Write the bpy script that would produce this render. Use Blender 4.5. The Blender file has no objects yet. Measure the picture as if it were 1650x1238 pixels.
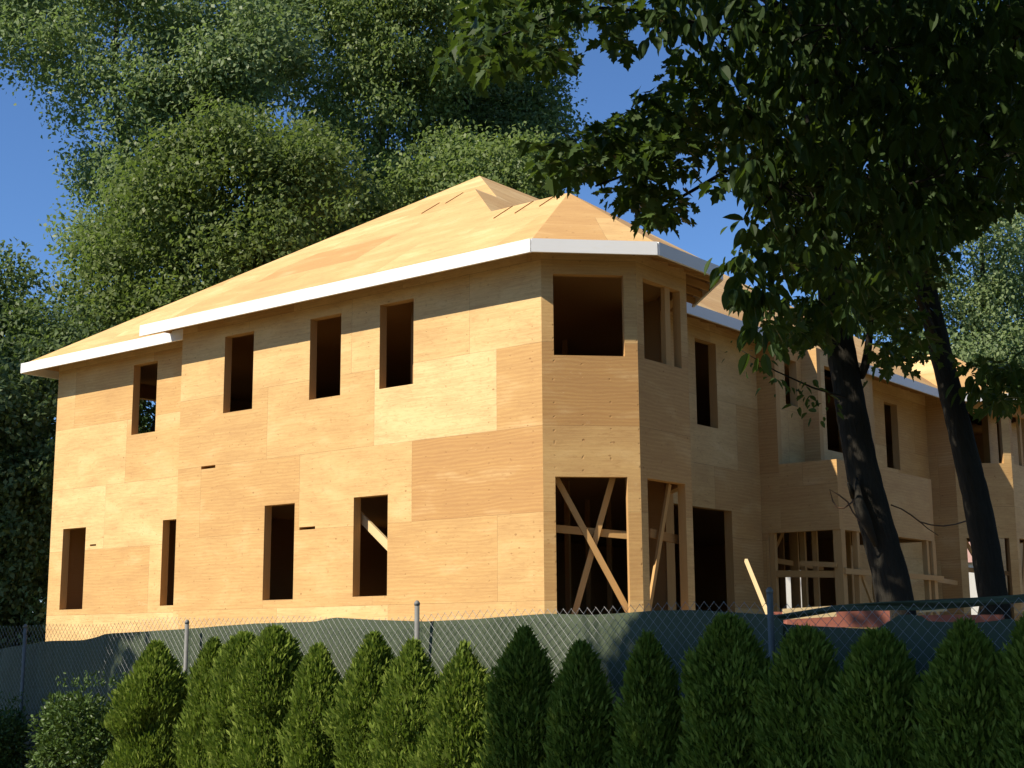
import bpy, math, random
import numpy as np
from mathutils import Vector, Matrix

rng = np.random.default_rng(7)
random.seed(7)
scene = bpy.context.scene
COL = scene.collection

# ------------------------------------------------------------------ camera
FPX, CX, CY = 2283.13, 825.0, 619.0          # focal length and centre in photo pixels
PIT, ROLL, YAW = math.radians(10.27606), math.radians(-0.37583), math.radians(38.0966)
CAMZ = 1.6
_F = Vector((0, math.cos(PIT), math.sin(PIT)))
_U0 = Vector((0, -math.sin(PIT), math.cos(PIT)))
_R0 = Vector((1, 0, 0))
CR = _R0 * math.cos(ROLL) + _U0 * math.sin(ROLL)
CU = -_R0 * math.sin(ROLL) + _U0 * math.cos(ROLL)
cam_d = bpy.data.cameras.new('camera')
cam = bpy.data.objects.new('camera', cam_d)
COL.objects.link(cam)
cam_d.sensor_width = 36.0
cam_d.lens = 36.0 * FPX / 1650.0
cam_d.clip_start = 0.1
cam_d.clip_end = 2000.0
M = Matrix((CR, CU, -_F)).transposed().to_4x4()
M.translation = Vector((0, 0, CAMZ))
cam.matrix_world = M
scene.camera = cam

# ------------------------------------------------------------------ world, sun, exposure
SUN_EL = math.radians(42.3)
SUN_H = Vector((-0.846, -0.533))             # horizontal direction towards the sun
world = bpy.data.worlds.new('World')
scene.world = world
world.use_nodes = True
wn = world.node_tree
bg = wn.nodes['Background']
sky = wn.nodes.new('ShaderNodeTexSky')
sky.sky_type = 'NISHITA'
sky.sun_disc = False
sky.sun_elevation = SUN_EL
sky.sun_rotation = math.atan2(SUN_H.x, SUN_H.y)
sky.air_density = 0.9
sky.dust_density = 0.0
sky.ozone_density = 10.0
wn.links.new(sky.outputs['Color'], bg.inputs['Color'])
bg.inputs['Strength'].default_value = 0.09
sun_d = bpy.data.lights.new('sun', 'SUN')
sun_d.energy = 4.2
sun_d.angle = math.radians(0.5)
sun_d.color = (1.0, 0.895, 0.73)
sun = bpy.data.objects.new('sun', sun_d)
COL.objects.link(sun)
_sd = Vector((SUN_H.x * math.cos(SUN_EL), SUN_H.y * math.cos(SUN_EL), math.sin(SUN_EL)))
sun.rotation_euler = _sd.to_track_quat('Z', 'Y').to_euler()
scene.view_settings.view_transform = 'Standard'
scene.view_settings.look = 'None'
scene.view_settings.exposure = 0.78
scene.view_settings.gamma = 1.0
scene.view_settings.use_curve_mapping = False

# ------------------------------------------------------------------ geometry helpers
def at(px, py, y):
    """a point at distance y in front of the camera, seen at photo pixel px, py"""
    d = _F * FPX + CR * (px - CX) - CU * (py - CY)
    d = d * (y / d.y)
    return Vector((d.x, d.y, d.z + CAMZ))

K = 0.825                                     # house unit in metres
DU = Vector((-math.cos(YAW), math.sin(YAW), 0))   # along the side wall, away
DV = Vector((math.sin(YAW), math.cos(YAW), 0))    # along the front, away
C1 = Vector((0.42744, 19.8, CAMZ))
def P(s, t, z):
    return C1 + DU * (s * K) + DV * (t * K) + Vector((0, 0, z * K))

class MB:
    def __init__(self):
        self.v = []; self.f = []; self.uv = []; self.uv2 = []; self.tone = []; self.mi = []
    def face(self, pts, uv=None, uv2=None, tone=0.5, mi=0):
        b = len(self.v)
        self.v += [tuple(p) for p in pts]
        self.f.append(tuple(range(b, b + len(pts))))
        if uv is None:
            p0 = Vector(pts[0]); e = (Vector(pts[1]) - p0)
            e = e.normalized() if e.length > 1e-9 else Vector((1, 0, 0))
            n = (Vector(pts[1]) - p0).cross(Vector(pts[2]) - p0)
            n = n.normalized() if n.length > 1e-12 else Vector((0, 0, 1))
            g = n.cross(e)
            o = p0.x * 0.37 + p0.y * 0.61 + p0.z
            uv = [((Vector(p) - p0).dot(e) + o, (Vector(p) - p0).dot(g) + o * 0.7) for p in pts]
        self.uv.append(uv)
        self.uv2.append(uv2 if uv2 else [(0.5, 0.5)] * len(pts))
        self.tone.append(tone); self.mi.append(mi)
    def box(self, o, a, b, c, tone=0.5, mi=0):
        """box from corner o with edge vectors a, b, c"""
        o = Vector(o)
        if a.cross(b).dot(c) < 0:
            a, b = b, a
        q = lambda i, j, k: o + a * i + b * j + c * k
        L = [[(0,0,0),(0,1,0),(1,1,0),(1,0,0)], [(0,0,1),(1,0,1),(1,1,1),(0,1,1)],
             [(0,0,0),(1,0,0),(1,0,1),(0,0,1)], [(1,0,0),(1,1,0),(1,1,1),(1,0,1)],
             [(1,1,0),(0,1,0),(0,1,1),(1,1,1)], [(0,1,0),(0,0,0),(0,0,1),(0,1,1)]]
        ln = max((a.length, 0), (b.length, 1), (c.length, 2))[1]
        off = random.random() * 20
        ls = (a.length, b.length, c.length)
        for f in L:
            uvs = []
            for (i, j, k) in f:
                w = (i * ls[0], j * ls[1], k * ls[2])
                u = w[ln]; v = sum(w) - u
                uvs.append((u + off, v + off))
            self.face([q(*x) for x in f], uv=uvs, tone=tone, mi=mi)
    def beam(self, p, q, w, h, up=Vector((0, 0, 1)), tone=0.5, mi=0):
        """squared timber from p to q, w across, h along 'up'"""
        p = Vector(p); q = Vector(q); d = q - p
        x = d.cross(up)
        x = x.normalized() if x.length > 1e-6 else Vector((1, 0, 0))
        y = x.cross(d).normalized()
        self.box(p - x * (w / 2) - y * (h / 2), d, x * w, y * h, tone, mi)
    def tube(self, pts, rads, n=8, cap=True, wob=0.0):
        pts = [Vector(p) for p in pts]
        rings = []
        ref = Vector((0.31, 0.17, 0.93))
        ph = 0.0
        for i, p in enumerate(pts):
            d = (pts[min(i + 1, len(pts) - 1)] - pts[max(i - 1, 0)]).normalized()
            x = d.cross(ref)
            if x.length < 0.15:
                x = d.cross(Vector((1, 0, 0)))
            x.normalize(); y = d.cross(x)
            b = len(self.v)
            for k in range(n):
                a = 2 * math.pi * k / n
                r = rads[i] * (1 + wob * (random.random() - 0.5))
                self.v.append(tuple(p + x * (r * math.cos(a)) + y * (r * math.sin(a))))
            rings.append(b)
        L = 0.0
        for i in range(len(rings) - 1):
            l2 = L + (pts[i + 1] - pts[i]).length
            for k in range(n):
                k2 = (k + 1) % n
                self.f.append((rings[i] + k, rings[i] + k2, rings[i + 1] + k2, rings[i + 1] + k))
                c = 2 * math.pi * rads[0]
                self.uv.append([(k / n * c, L), ((k + 1) / n * c, L), ((k + 1) / n * c, l2), (k / n * c, l2)])
                self.uv2.append([(0.5, 0.5)] * 4); self.tone.append(0.5); self.mi.append(0)
            L = l2
        if cap:
            for r, rev in ((rings[0], True), (rings[-1], False)):
                idx = tuple(range(r, r + n))
                self.f.append(idx[::-1] if rev else idx)
                self.uv.append([(0, 0)] * n); self.uv2.append([(0.5, 0.5)] * n)
                self.tone.append(0.5); self.mi.append(0)
    def build(self, name, mats, parent=None, smooth=False, origin=None):
        me = bpy.data.meshes.new(name)
        if parent is not None:
            o0 = parent.matrix_world.translation if parent.parent is None else None
        org = origin
        vs = self.v
        if org is None:
            org = Vector(vs[0]) if parent is None else None
        base = Vector((0, 0, 0))
        if parent is not None:
            base = WORLD_LOC[parent.name]
        elif org is not None:
            base = Vector(org)
        arr = np.array(vs, dtype=np.float64) - np.array(base)
        me.from_pydata(arr.tolist(), [], self.f)
        uvl = me.uv_layers.new(name='UVMap')
        uvl.data.foreach_set('uv', np.array([c for f in self.uv for c in f], dtype=np.float32).ravel())
        if any(u != [(0.5, 0.5)] * len(u) for u in self.uv2):
            u2 = me.uv_layers.new(name='sheet')
            u2.data.foreach_set('uv', np.array([c for f in self.uv2 for c in f], dtype=np.float32).ravel())
        at_ = me.attributes.new('tone', 'FLOAT', 'FACE')
        at_.data.foreach_set('value', np.array(self.tone, dtype=np.float32))
        if not isinstance(mats, (list, tuple)):
            mats = [mats]
        for m in mats:
            me.materials.append(m)
        if len(mats) > 1:
            me.polygons.foreach_set('material_index', np.array(self.mi, dtype=np.int32))
        if smooth:
            me.polygons.foreach_set('use_smooth', np.ones(len(self.f), dtype=bool))
        me.update()
        ob = bpy.data.objects.new(name, me)
        COL.objects.link(ob)
        if parent is not None:
            ob.parent = parent
            WORLD_LOC[ob.name] = base
        else:
            ob.location = base
            WORLD_LOC[ob.name] = base
        return ob

WORLD_LOC = {}
def empty(name, loc):
    o = bpy.data.objects.new(name, None)
    o.empty_display_size = 0.3
    o.location = loc
    COL.objects.link(o)
    WORLD_LOC[o.name] = Vector(loc)
    return o
def tag(o, label=None, cat=None, group=None, kind=None):
    if label: o['label'] = label
    if cat: o['category'] = cat
    if group: o['group'] = group
    if kind: o['kind'] = kind
    return o

def np_mesh(name, verts, loops, starts, totals, mat, parent=None, base=None):
    """fast mesh from arrays"""
    me = bpy.data.meshes.new(name)
    if parent is not None: base = WORLD_LOC[parent.name]
    verts = verts - np.array(base, dtype=np.float64)
    me.vertices.add(len(verts)); me.vertices.foreach_set('co', verts.astype(np.float32).ravel())
    me.loops.add(len(loops)); me.loops.foreach_set('vertex_index', loops.astype(np.int32))
    me.polygons.add(len(starts))
    me.polygons.foreach_set('loop_start', starts.astype(np.int32))
    me.polygons.foreach_set('loop_total', totals.astype(np.int32))
    me.materials.append(mat)
    me.update(calc_edges=True)
    ob = bpy.data.objects.new(name, me)
    COL.objects.link(ob)
    if parent is not None: ob.parent = parent
    else: ob.location = base
    WORLD_LOC[ob.name] = Vector(base)
    return ob

def unit(a):
    return a / np.maximum(np.linalg.norm(a, axis=1, keepdims=True), 1e-9)

def leaf_arrays(halves, pos, dirs, nrm, size, fold=0.35, curl=0.0):
    """halves: list of 2-D outlines (x to the side, y along the leaf); returns arrays"""
    dirs = unit(dirs)
    x = unit(np.cross(dirs, nrm)); n = np.cross(x, dirs)
    V = []; counts = []
    c, s = math.cos(fold), math.sin(fold)
    for side, h in halves:
        h = np.array(h)
        hx = h[:, 0] * side; hy = h[:, 1]
        w = pos[:, None, :] + size[:, None, None] * (
            hy[None, :, None] * dirs[:, None, :] + (hx * c)[None, :, None] * x[:, None, :]
            + ((np.abs(hx) * s) - curl * hy * hy)[None, :, None] * n[:, None, :])
        if side < 0: w = w[:, ::-1, :]
        V.append(w.reshape(-1, 3)); counts.append((len(pos), len(h)))
    verts = np.concatenate(V)
    totals = np.concatenate([np.full(a, b) for a, b in counts])
    starts = np.concatenate([[0], np.cumsum(totals)[:-1]])
    return verts, np.arange(len(verts)), starts, totals

def leaves(name, halves, pos, dirs, nrm, size, mat, parent=None, base=None, fold=0.35, curl=0.0):
    v, l, s, t = leaf_arrays(halves, pos, dirs, nrm, size, fold, curl)
    return np_mesh(name, v, l, s, t, mat, parent, base)

MAPLE = [(0, 0), (.12, -.06), (.40, .02), (.30, .16), (.58, .36), (.40, .42), (.44, .52), (.22, .50), (.24, .70), (.10, .80), (0, 1)]
OVATE = [(0, 0), (.12, .06), (.23, .24), (.26, .45), (.21, .66), (.10, .86), (0, 1)]
MAPLE_H = [(1, MAPLE), (-1, MAPLE)]
OVATE_H = [(1, OVATE), (-1, OVATE)]
KITE_H = [(1, [(0, 0), (.32, .42), (0, 1), (-.32, .42)])]
SPRAY_H = [(1, [(0, 0), (.16, .48), (0, 1), (-.16, .44)])]

def inside(poly, x, y):
    poly = np.array(poly, float); r = np.zeros(len(x), bool)
    j = len(poly) - 1
    for i in range(len(poly)):
        xi, yi = poly[i]; xj, yj = poly[j]
        if yi != yj:
            c = ((yi > y) != (yj > y)) & (x < (xj - xi) * (y - yi) / (yj - yi) + xi)
            r ^= c
        j = i
    return r
def sample_poly(poly, n):
    p = np.array(poly, float); lo = p.min(0); hi = p.max(0); out = []
    while len(out) < n:
        q = lo + rng.random((n * 2, 2)) * (hi - lo)
        out += q[inside(poly, q[:, 0], q[:, 1])].tolist()
    return np.array(out[:n])
def at_np(px, py, y):
    d = (np.array(_F)[None] * FPX + np.array(CR)[None] * (px - CX)[:, None] - np.array(CU)[None] * (py - CY)[:, None])
    d = d * (y / d[:, 1])[:, None]
    d[:, 2] += CAMZ
    return d
def rand_dirs(n):
    return unit(rng.normal(size=(n, 3)))

# ------------------------------------------------------------------ materials
class NT:
    def __init__(self, name):
        self.m = bpy.data.materials.new(name); self.m.use_nodes = True
        self.t = self.m.node_tree; self.n = self.t.nodes; self.l = self.t.links
        self.bsdf = self.n['Principled BSDF']; self.out = self.n['Material Output']
    def add(self, typ, **kw):
        nd = self.n.new(typ)
        for k, v in kw.items():
            if k in nd.inputs: nd.inputs[k].default_value = v
            else: setattr(nd, k, v)
        return nd
    def link(self, a, b): self.l.new(a, b)
    def math(self, op, a, b=None, clamp=False):
        nd = self.n.new('ShaderNodeMath'); nd.operation = op; nd.use_clamp = clamp
        for i, x in enumerate((a, b)):
            if x is None: continue
            if isinstance(x, (int, float)): nd.inputs[i].default_value = x
            else: self.l.new(x, nd.inputs[i])
        return nd.outputs[0]
    def mix(self, fac, a, b):
        nd = self.n.new('ShaderNodeMix'); nd.data_type = 'RGBA'
        for i, x in ((0, fac), (6, a), (7, b)):
            if isinstance(x, (int, float)): nd.inputs[i].default_value = x
            elif isinstance(x, tuple): nd.inputs[i].default_value = (*x, 1) if len(x) == 3 else x
            else: self.l.new(x, nd.inputs[i])
        return nd.outputs[2]
    def ramp(self, fac, stops):
        nd = self.n.new('ShaderNodeValToRGB'); cr = nd.color_ramp
        while len(cr.elements) > 1: cr.elements.remove(cr.elements[-1])
        for i, (p, c) in enumerate(stops):
            e = cr.elements[0] if i == 0 else cr.elements.new(p)
            e.position = p; e.color = (*c, 1)
        self.l.new(fac, nd.inputs[0]); return nd.outputs[0]
    def mapping(self, vec, scale, loc=(0, 0, 0)):
        nd = self.n.new('ShaderNodeMapping'); nd.inputs['Scale'].default_value = scale
        nd.inputs['Location'].default_value = loc
        self.l.new(vec, nd.inputs['Vector']); return nd.outputs[0]
    def noise(self, vec, scale=5, detail=4, rough=.55, dist=0.0):
        nd = self.add('ShaderNodeTexNoise'); nd.inputs['Scale'].default_value = scale
        nd.inputs['Detail'].default_value = detail; nd.inputs['Roughness'].default_value = rough
        nd.inputs['Distortion'].default_value = dist
        self.l.new(vec, nd.inputs['Vector']); return nd.outputs['Fac']
    def bump(self, h, strength=.3, dist=.01):
        nd = self.n.new('ShaderNodeBump'); nd.inputs['Strength'].default_value = strength
        nd.inputs['Distance'].default_value = dist
        self.l.new(h, nd.inputs['Height']); self.l.new(nd.outputs[0], self.bsdf.inputs['Normal'])

def mat_plywood(name, seams=True, dark=1.0, wide=.010):
    t = NT(name)
    uv = t.add('ShaderNodeUVMap', uv_map='UVMap').outputs[0]
    ton = t.add('ShaderNodeAttribute', attribute_name='tone').outputs['Fac']
    # long veneer grain, cathedral figure on the rougher sheets
    sh = t.n.new('ShaderNodeVectorMath'); sh.operation = 'ADD'
    cmb = t.n.new('ShaderNodeCombineXYZ')
    t.link(t.math('MULTIPLY', ton, 37.0), cmb.inputs[0]); t.link(t.math('MULTIPLY', ton, 91.0), cmb.inputs[1])
    t.link(uv, sh.inputs[0]); t.link(cmb.outputs[0], sh.inputs[1])
    uvs = sh.outputs[0]
    g1 = t.noise(t.mapping(uvs, (0.6, 15, 1)), 2.4, 6, .65, 1.4)
    g2 = t.noise(t.mapping(uvs, (2.0, 70, 1)), 1.6, 3, .6)
    big = t.noise(t.mapping(uvs, (.9, 2.2, 1)), 1.1, 3, .5, .4)
    wv = t.add('ShaderNodeTexWave', wave_type='BANDS', bands_direction='Y')
    wv.inputs['Scale'].default_value = 5.5; wv.inputs['Distortion'].default_value = 7.5
    wv.inputs['Detail'].default_value = 2.5; wv.inputs['Detail Scale'].default_value = .8
    t.link(t.mapping(uvs, (.28, 1, 1)), wv.inputs['Vector'])
    rough = t.math('MULTIPLY', t.math('SUBTRACT', 0.66, ton, True), 1.7, True)
    c = t.ramp(ton, [(0, (.49, .275, .098)), (.35, (.59, .37, .145)), (.65, (.665, .45, .195)), (1, (.76, .555, .27))])
    d = t.math('ADD', t.math('MULTIPLY', g1, .55), t.math('MULTIPLY', big, .45))
    c = t.mix(t.math('MULTIPLY', t.math('SUBTRACT', .57, d, True), 2.5, True), c, (.40, .215, .085))
    c = t.mix(t.math('MULTIPLY', t.math('SUBTRACT', big, .56, True), 1.9, True), c, (.76, .57, .31))
    c = t.mix(t.math('MULTIPLY', t.math('MULTIPLY', wv.outputs['Fac'], rough), .55), c, (.40, .205, .08))
    c = t.mix(t.math('MULTIPLY', t.math('SUBTRACT', g2, .5, True), .8), c, (.42, .24, .10))
    pa = t.noise(t.mapping(uvs, (1.6, 4.5, 1)), 2.6, 4, .7, 1.2)   # stains and torn veneer
    c = t.mix(t.math('MULTIPLY', t.math('SUBTRACT', pa, .60, True), 3.2, True), c, (.36, .19, .075))
    c = t.mix(t.math('MULTIPLY', t.math('SUBTRACT', .36, pa, True), 2.5, True), c, (.78, .60, .34))
    mo = t.noise(t.mapping(uvs, (1.0, 2.6, 1)), 9.0, 4, .7, .6)      # fine mottling
    c = t.mix(t.math('MULTIPLY', t.math('SUBTRACT', mo, .52, True), 2.2, True), c, (.42, .235, .095))
    sm = t.add('ShaderNodeTexVoronoi', feature='F1'); sm.inputs['Scale'].default_value = 6.5
    sm.inputs['Randomness'].default_value = 1.0
    t.link(t.mapping(uvs, (1, 1.7, 1)), sm.inputs['Vector'])
    smk = t.math('MULTIPLY', t.math('SUBTRACT', .17, sm.outputs['Distance'], True), 6.0, True)
    smk = t.math('MULTIPLY', smk, t.math('MULTIPLY', t.math('SUBTRACT', t.noise(uvs, .9, 2), .44, True), 5.0, True))
    c = t.mix(t.math('MULTIPLY', smk, .55), c, (.33, .165, .06))
    # knots and patches
    vo = t.add('ShaderNodeTexVoronoi', feature='F1'); vo.inputs['Scale'].default_value = 2.4
    t.link(t.mapping(uvs, (1, 1.5, 1)), vo.inputs['Vector'])
    kn = t.math('LESS_THAN', vo.outputs['Distance'], .055)
    rnd = t.add('ShaderNodeSeparateColor'); t.link(vo.outputs['Color'], rnd.inputs[0])
    kn = t.math('MULTIPLY', kn, t.math('LESS_THAN', rnd.outputs[0], .5))
    c = t.mix(t.math('MULTIPLY', kn, .6), c, (.26, .12, .045))
    # nail dimples along the studs
    su = t.n.new('ShaderNodeSeparateXYZ'); t.link(uv, su.inputs[0])
    jit = t.noise(t.mapping(uv, (1, 1, 1)), 2.2, 2)
    fu = t.math('FRACT', t.math('ADD', t.math('DIVIDE', su.outputs[0], .406), t.math('MULTIPLY', jit, .16)))
    fv = t.math('FRACT', t.math('ADD', t.math('DIVIDE', su.outputs[1], .19), t.math('MULTIPLY', jit, 2.0)))
    du = t.math('MULTIPLY', t.math('SUBTRACT', fu, .5), .406); dv = t.math('MULTIPLY', t.math('SUBTRACT', fv, .5), .19)
    rr = t.math('SQRT', t.math('ADD', t.math('MULTIPLY', du, du), t.math('MULTIPLY', dv, dv)))
    nail = t.math('MULTIPLY', t.math('SUBTRACT', .019, rr, True), 70, True)
    nail = t.math('MULTIPLY', nail, t.math('GREATER_THAN', t.noise(uv, 5.0, 1), .47))
    c = t.mix(t.math('MULTIPLY', nail, .42), c, (.31, .155, .058))
    hgt = t.math('SUBTRACT', t.math('ADD', t.math('MULTIPLY', g1, .35), t.math('MULTIPLY', mo, .3)), t.math('ADD', nail, t.math('MULTIPLY', smk, .5)))
    if seams:
        u2 = t.add('ShaderNodeUVMap', uv_map='sheet').outputs[0]
        s2 = t.n.new('ShaderNodeSeparateXYZ'); t.link(u2, s2.inputs[0])
        e = t.math('MINIMUM', s2.outputs[0], s2.outputs[1])
        wob = t.math('MULTIPLY', t.noise(uv, 1.5, 2), wide)
        seam = t.math('LESS_THAN', e, wob)
        c = t.mix(t.math('MULTIPLY', seam, .6), c, (.16, .08, .035))
    if dark != 1.0:
        c = t.mix(1 - dark, c, (.2, .1, .04))
    t.link(c, t.bsdf.inputs['Base Color'])
    t.bsdf.inputs['Roughness'].default_value = .72
    t.bsdf.inputs['Specular IOR Level'].default_value = .25
    t.bump(hgt, .35, .012)
    return t.m

def mat_wood(name, c1, c2, rough=.75, sc=1.0):
    t = NT(name)
    uv = t.add('ShaderNodeUVMap', uv_map='UVMap').outputs[0]
    g = t.noise(t.mapping(uv, (1.2 * sc, 26 * sc, 1)), 1.8, 4, .6, .5)
    b = t.noise(uv, 1.3, 3)
    c = t.mix(t.math('ADD', t.math('MULTIPLY', g, .65), t.math('MULTIPLY', b, .35)), c1, c2)
    t.link(c, t.bsdf.inputs['Base Color']); t.bsdf.inputs['Roughness'].default_value = rough
    t.bsdf.inputs['Specular IOR Level'].default_value = .2
    t.bump(g, .25, .004)
    return t.m

def mat_plain(name, c, rough=.6, var=.12, scale=3.0, metal=0.0, spec=.4):
    t = NT(name)
    o = t.add('ShaderNodeTexCoord').outputs['Object']
    n = t.noise(o, scale, 5, .6)
    k = t.mix(n, tuple(x * (1 - var) for x in c), tuple(min(1, x * (1 + var)) for x in c))
    t.link(k, t.bsdf.inputs['Base Color']); t.bsdf.inputs['Roughness'].default_value = rough
    t.bsdf.inputs['Metallic'].default_value = metal; t.bsdf.inputs['Specular IOR Level'].default_value = spec
    return t.m

def mat_leaf(name, cols, trans=.35, gloss=.25, clump=1.2, rough=.45):
    """cols: (dark, mid, light) leaf colours chosen leaf by leaf and clump by clump"""
    t = NT(name)
    geo = t.add('ShaderNodeNewGeometry')
    o = t.add('ShaderNodeTexCoord').outputs['Object']
    n = t.noise(o, clump, 2, .5)
    f = t.math('ADD', t.math('MULTIPLY', geo.outputs['Random Per Island'], .6), t.math('MULTIPLY', n, .4))
    c = t.ramp(f, [(.12, cols[0]), (.5, cols[1]), (.88, cols[2])])
    t.link(c, t.bsdf.inputs['Base Color']); t.bsdf.inputs['Roughness'].default_value = rough
    t.bsdf.inputs['Specular IOR Level'].default_value = gloss
    tr = t.n.new('ShaderNodeBsdfTranslucent')
    tc = t.mix(.5, c, (.16, .26, .02))
    t.link(tc, tr.inputs['Color'])
    mx = t.n.new('ShaderNodeMixShader'); mx.inputs[0].default_value = trans
    t.link(t.bsdf.outputs[0], mx.inputs[1]); t.link(tr.outputs[0], mx.inputs[2])
    t.link(mx.outputs[0], t.out.inputs['Surface'])
    return t.m

def mat_bark(name, c1, c2):
    t = NT(name)
    o = t.add('ShaderNodeTexCoord').outputs['Object']
    uv = t.add('ShaderNodeUVMap', uv_map='UVMap').outputs[0]
    r = t.noise(t.mapping(uv, (22, 3.2, 1)), 1.6, 5, .65, .6)
    b = t.noise(o, 2.5, 4)
    c = t.mix(t.math('ADD', t.math('MULTIPLY', r, .7), t.math('MULTIPLY', b, .3)), c1, c2)
    t.link(c, t.bsdf.inputs['Base Color']); t.bsdf.inputs['Roughness'].default_value = .9
    t.bsdf.inputs['Specular IOR Level'].default_value = .15
    t.bump(r, .9, .03)
    return t.m

M_PLY = mat_plywood('plywood_sheathing')
M_ROOF = mat_plywood('roof_plywood', wide=.017)
M_LUM = mat_wood('lumber', (.43, .235, .090), (.62, .395, .165))
M_LUMB = mat_wood('pale_lumber', (.60, .44, .22), (.74, .58, .33))
M_INT = mat_wood('interior_wood', (.32, .17, .065), (.46, .27, .11))
M_WHITE = mat_plain('white_primed_board', (.83, .83, .82), .5, .03, 2.0)
M_CONC = mat_plain('concrete', (.33, .32, .30), .9, .2, 4.0)
M_STEEL = mat_plain('galvanised_steel', (.17, .17, .165), .65, .3, 25.0, .1)
M_WIRE = mat_plain('galvanised_wire', (.33, .33, .33), .45, .15, 20.0, .4)
M_CABLE = mat_plain('brown_vine', (.10, .055, .03), .8)
M_BARK = mat_bark('bark', (.010, .009, .007), (.05, .045, .036))
M_BARK2 = mat_bark('far_bark', (.022, .019, .015), (.085, .072, .058))
M_MAPLE = mat_leaf('maple_leaf', ((.022, .045, .012), (.04, .075, .018), (.075, .12, .03)), .32, .2, 1.2, .5)
M_OVATE = mat_leaf('ovate_leaf', ((.018, .038, .011), (.031, .060, .016), (.055, .094, .025)), .32, .15, 1.2, .55)
M_ARB = mat_leaf('arborvitae_spray', ((.075, .12, .016), (.16, .225, .033), (.28, .335, .066)), .34, .12, 4.0, .65)
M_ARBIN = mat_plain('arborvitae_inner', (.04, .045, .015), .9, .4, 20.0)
M_BUSH = mat_leaf('shrub_leaf', ((.035, .065, .014), (.065, .11, .024), (.10, .16, .036)), .15, .3, 4.0)
M_FOL_A = mat_leaf('pale_tree_leaf', ((.115, .17, .075), (.20, .27, .115), (.28, .345, .16)), .48, .25, .35)
M_FOL_B = mat_leaf('olive_tree_leaf', ((.070, .105, .030), (.13, .175, .050), (.20, .245, .075)), .45, .2, .3)
M_FOL_C = mat_leaf('green_tree_leaf', ((.095, .145, .045), (.17, .235, .075), (.25, .31, .11)), .48, .2, .3)
M_FOL_D = mat_leaf('dark_tree_leaf', ((.060, .095, .038), (.11, .16, .060), (.17, .225, .09)), .42, .2, .3)
M_SIDING = mat_plain('white_siding', (.78, .76, .70), .7, .04, 2.0)
M_SHING = mat_plain('pink_shingle', (.42, .26, .22), .9, .15, 6.0)
M_DARKW = mat_plain('dark_window', (.03, .035, .04), .15, .1, 2.0, 0, .6)
def mat_red():
    t = NT('red_painted_timber')
    uv = t.add('ShaderNodeUVMap', uv_map='UVMap').outputs[0]
    g = t.noise(t.mapping(uv, (2, 16, 1)), 2, 4, .6)
    c = t.mix(t.math('MULTIPLY', g, 1.0), (.26, .075, .05), (.40, .15, .10))
    t.link(c, t.bsdf.inputs['Base Color']); t.bsdf.inputs['Roughness'].default_value = .8
    return t.m
M_RED = mat_red()
def mat_screen():
    t = NT('green_privacy_fabric')
    uv = t.add('ShaderNodeUVMap', uv_map='UVMap').outputs[0]
    n = t.noise(t.mapping(uv, (1.3, .5, 1)), 1.6, 4, .55)
    w = t.noise(t.mapping(uv, (90, 90, 1)), 1, 1)
    c = t.mix(n, (.045, .060, .034), (.078, .097, .058))
    c = t.mix(t.math('MULTIPLY', w, .3), c, (.085, .11, .075))
    t.link(c, t.bsdf.inputs['Base Color']); t.bsdf.inputs['Roughness'].default_value = .6
    t.bsdf.inputs['Specular IOR Level'].default_value = .2
    t.bump(t.noise(t.mapping(uv, (2.2, .8, 1)), 2, 4, .6), .5, .04)
    return t.m
M_SCREEN = mat_screen()
def mat_ground():
    t = NT('soil_and_grass')
    o = t.add('ShaderNodeTexCoord').outputs['Object']
    a = t.noise(o, .35, 6, .6); b = t.noise(o, 9.0, 5, .65)
    c = t.mix(b, (.045, .05, .02), (.10, .11, .04))
    vd = t.n.new('ShaderNodeVectorMath'); vd.operation = 'DISTANCE'
    t.link(o, vd.inputs[0]); vd.inputs[1].default_value = (6, 27, 1)
    plot = t.math('MULTIPLY', t.math('SUBTRACT', 20.5, vd.outputs['Value'], True), .4, True)
    c = t.mix(t.math('MULTIPLY', t.math('MULTIPLY', t.math('SUBTRACT', a, .36, True), 6, True), plot), c, (.68, .46, .25))  # plot soil brightened to bounce warm light onto the front walls
    t.link(c, t.bsdf.inputs['Base Color']); t.bsdf.inputs['Roughness'].default_value = .95
    t.bump(b, .6, .05)
    return t.m
M_GROUND = mat_ground()

# ------------------------------------------------------------------ ground
def gz(x, y):
    """ground height: flat by the street, rising to the building plot"""
    q = -0.7129 * (x - 1.4726) * -1 * 0.0 + 0.7133 * (x - 1.4726) + 0.7009 * (y - 8.1135)   # metres beyond the fence line
    k = min(1.0, max(0.0, (q - 0.8) / 6.0)); k = k * k * (3 - 2 * k)
    return 1.05 * k
def build_ground():
    xs = sorted(set([-600, -300, -150, -90, -60] + list(np.arange(-45, 61, 1.0)) + [75, 100, 160, 300, 600]))
    ys = sorted(set([-300, -100, -40, -20] + list(np.arange(-10, 71, 1.0)) + [85, 110, 160, 300, 600, 1200]))
    v = [(x, y, gz(x, y) + (0.04 * math.sin(x * 1.7) * math.cos(y * 1.3))) for y in ys for x in xs]
    nx = len(xs)
    f = [(j * nx + i, j * nx + i + 1, (j + 1) * nx + i + 1, (j + 1) * nx + i) for j in range(len(ys) - 1) for i in range(nx - 1)]
    me = bpy.data.meshes.new('ground'); me.from_pydata(v, [], f)
    me.polygons.foreach_set('use_smooth', np.ones(len(f), dtype=bool))
    me.materials.append(M_GROUND)
    ob = bpy.data.objects.new('ground', me); COL.objects.link(ob)
    tag(ob, kind='structure')
build_ground()

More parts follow.
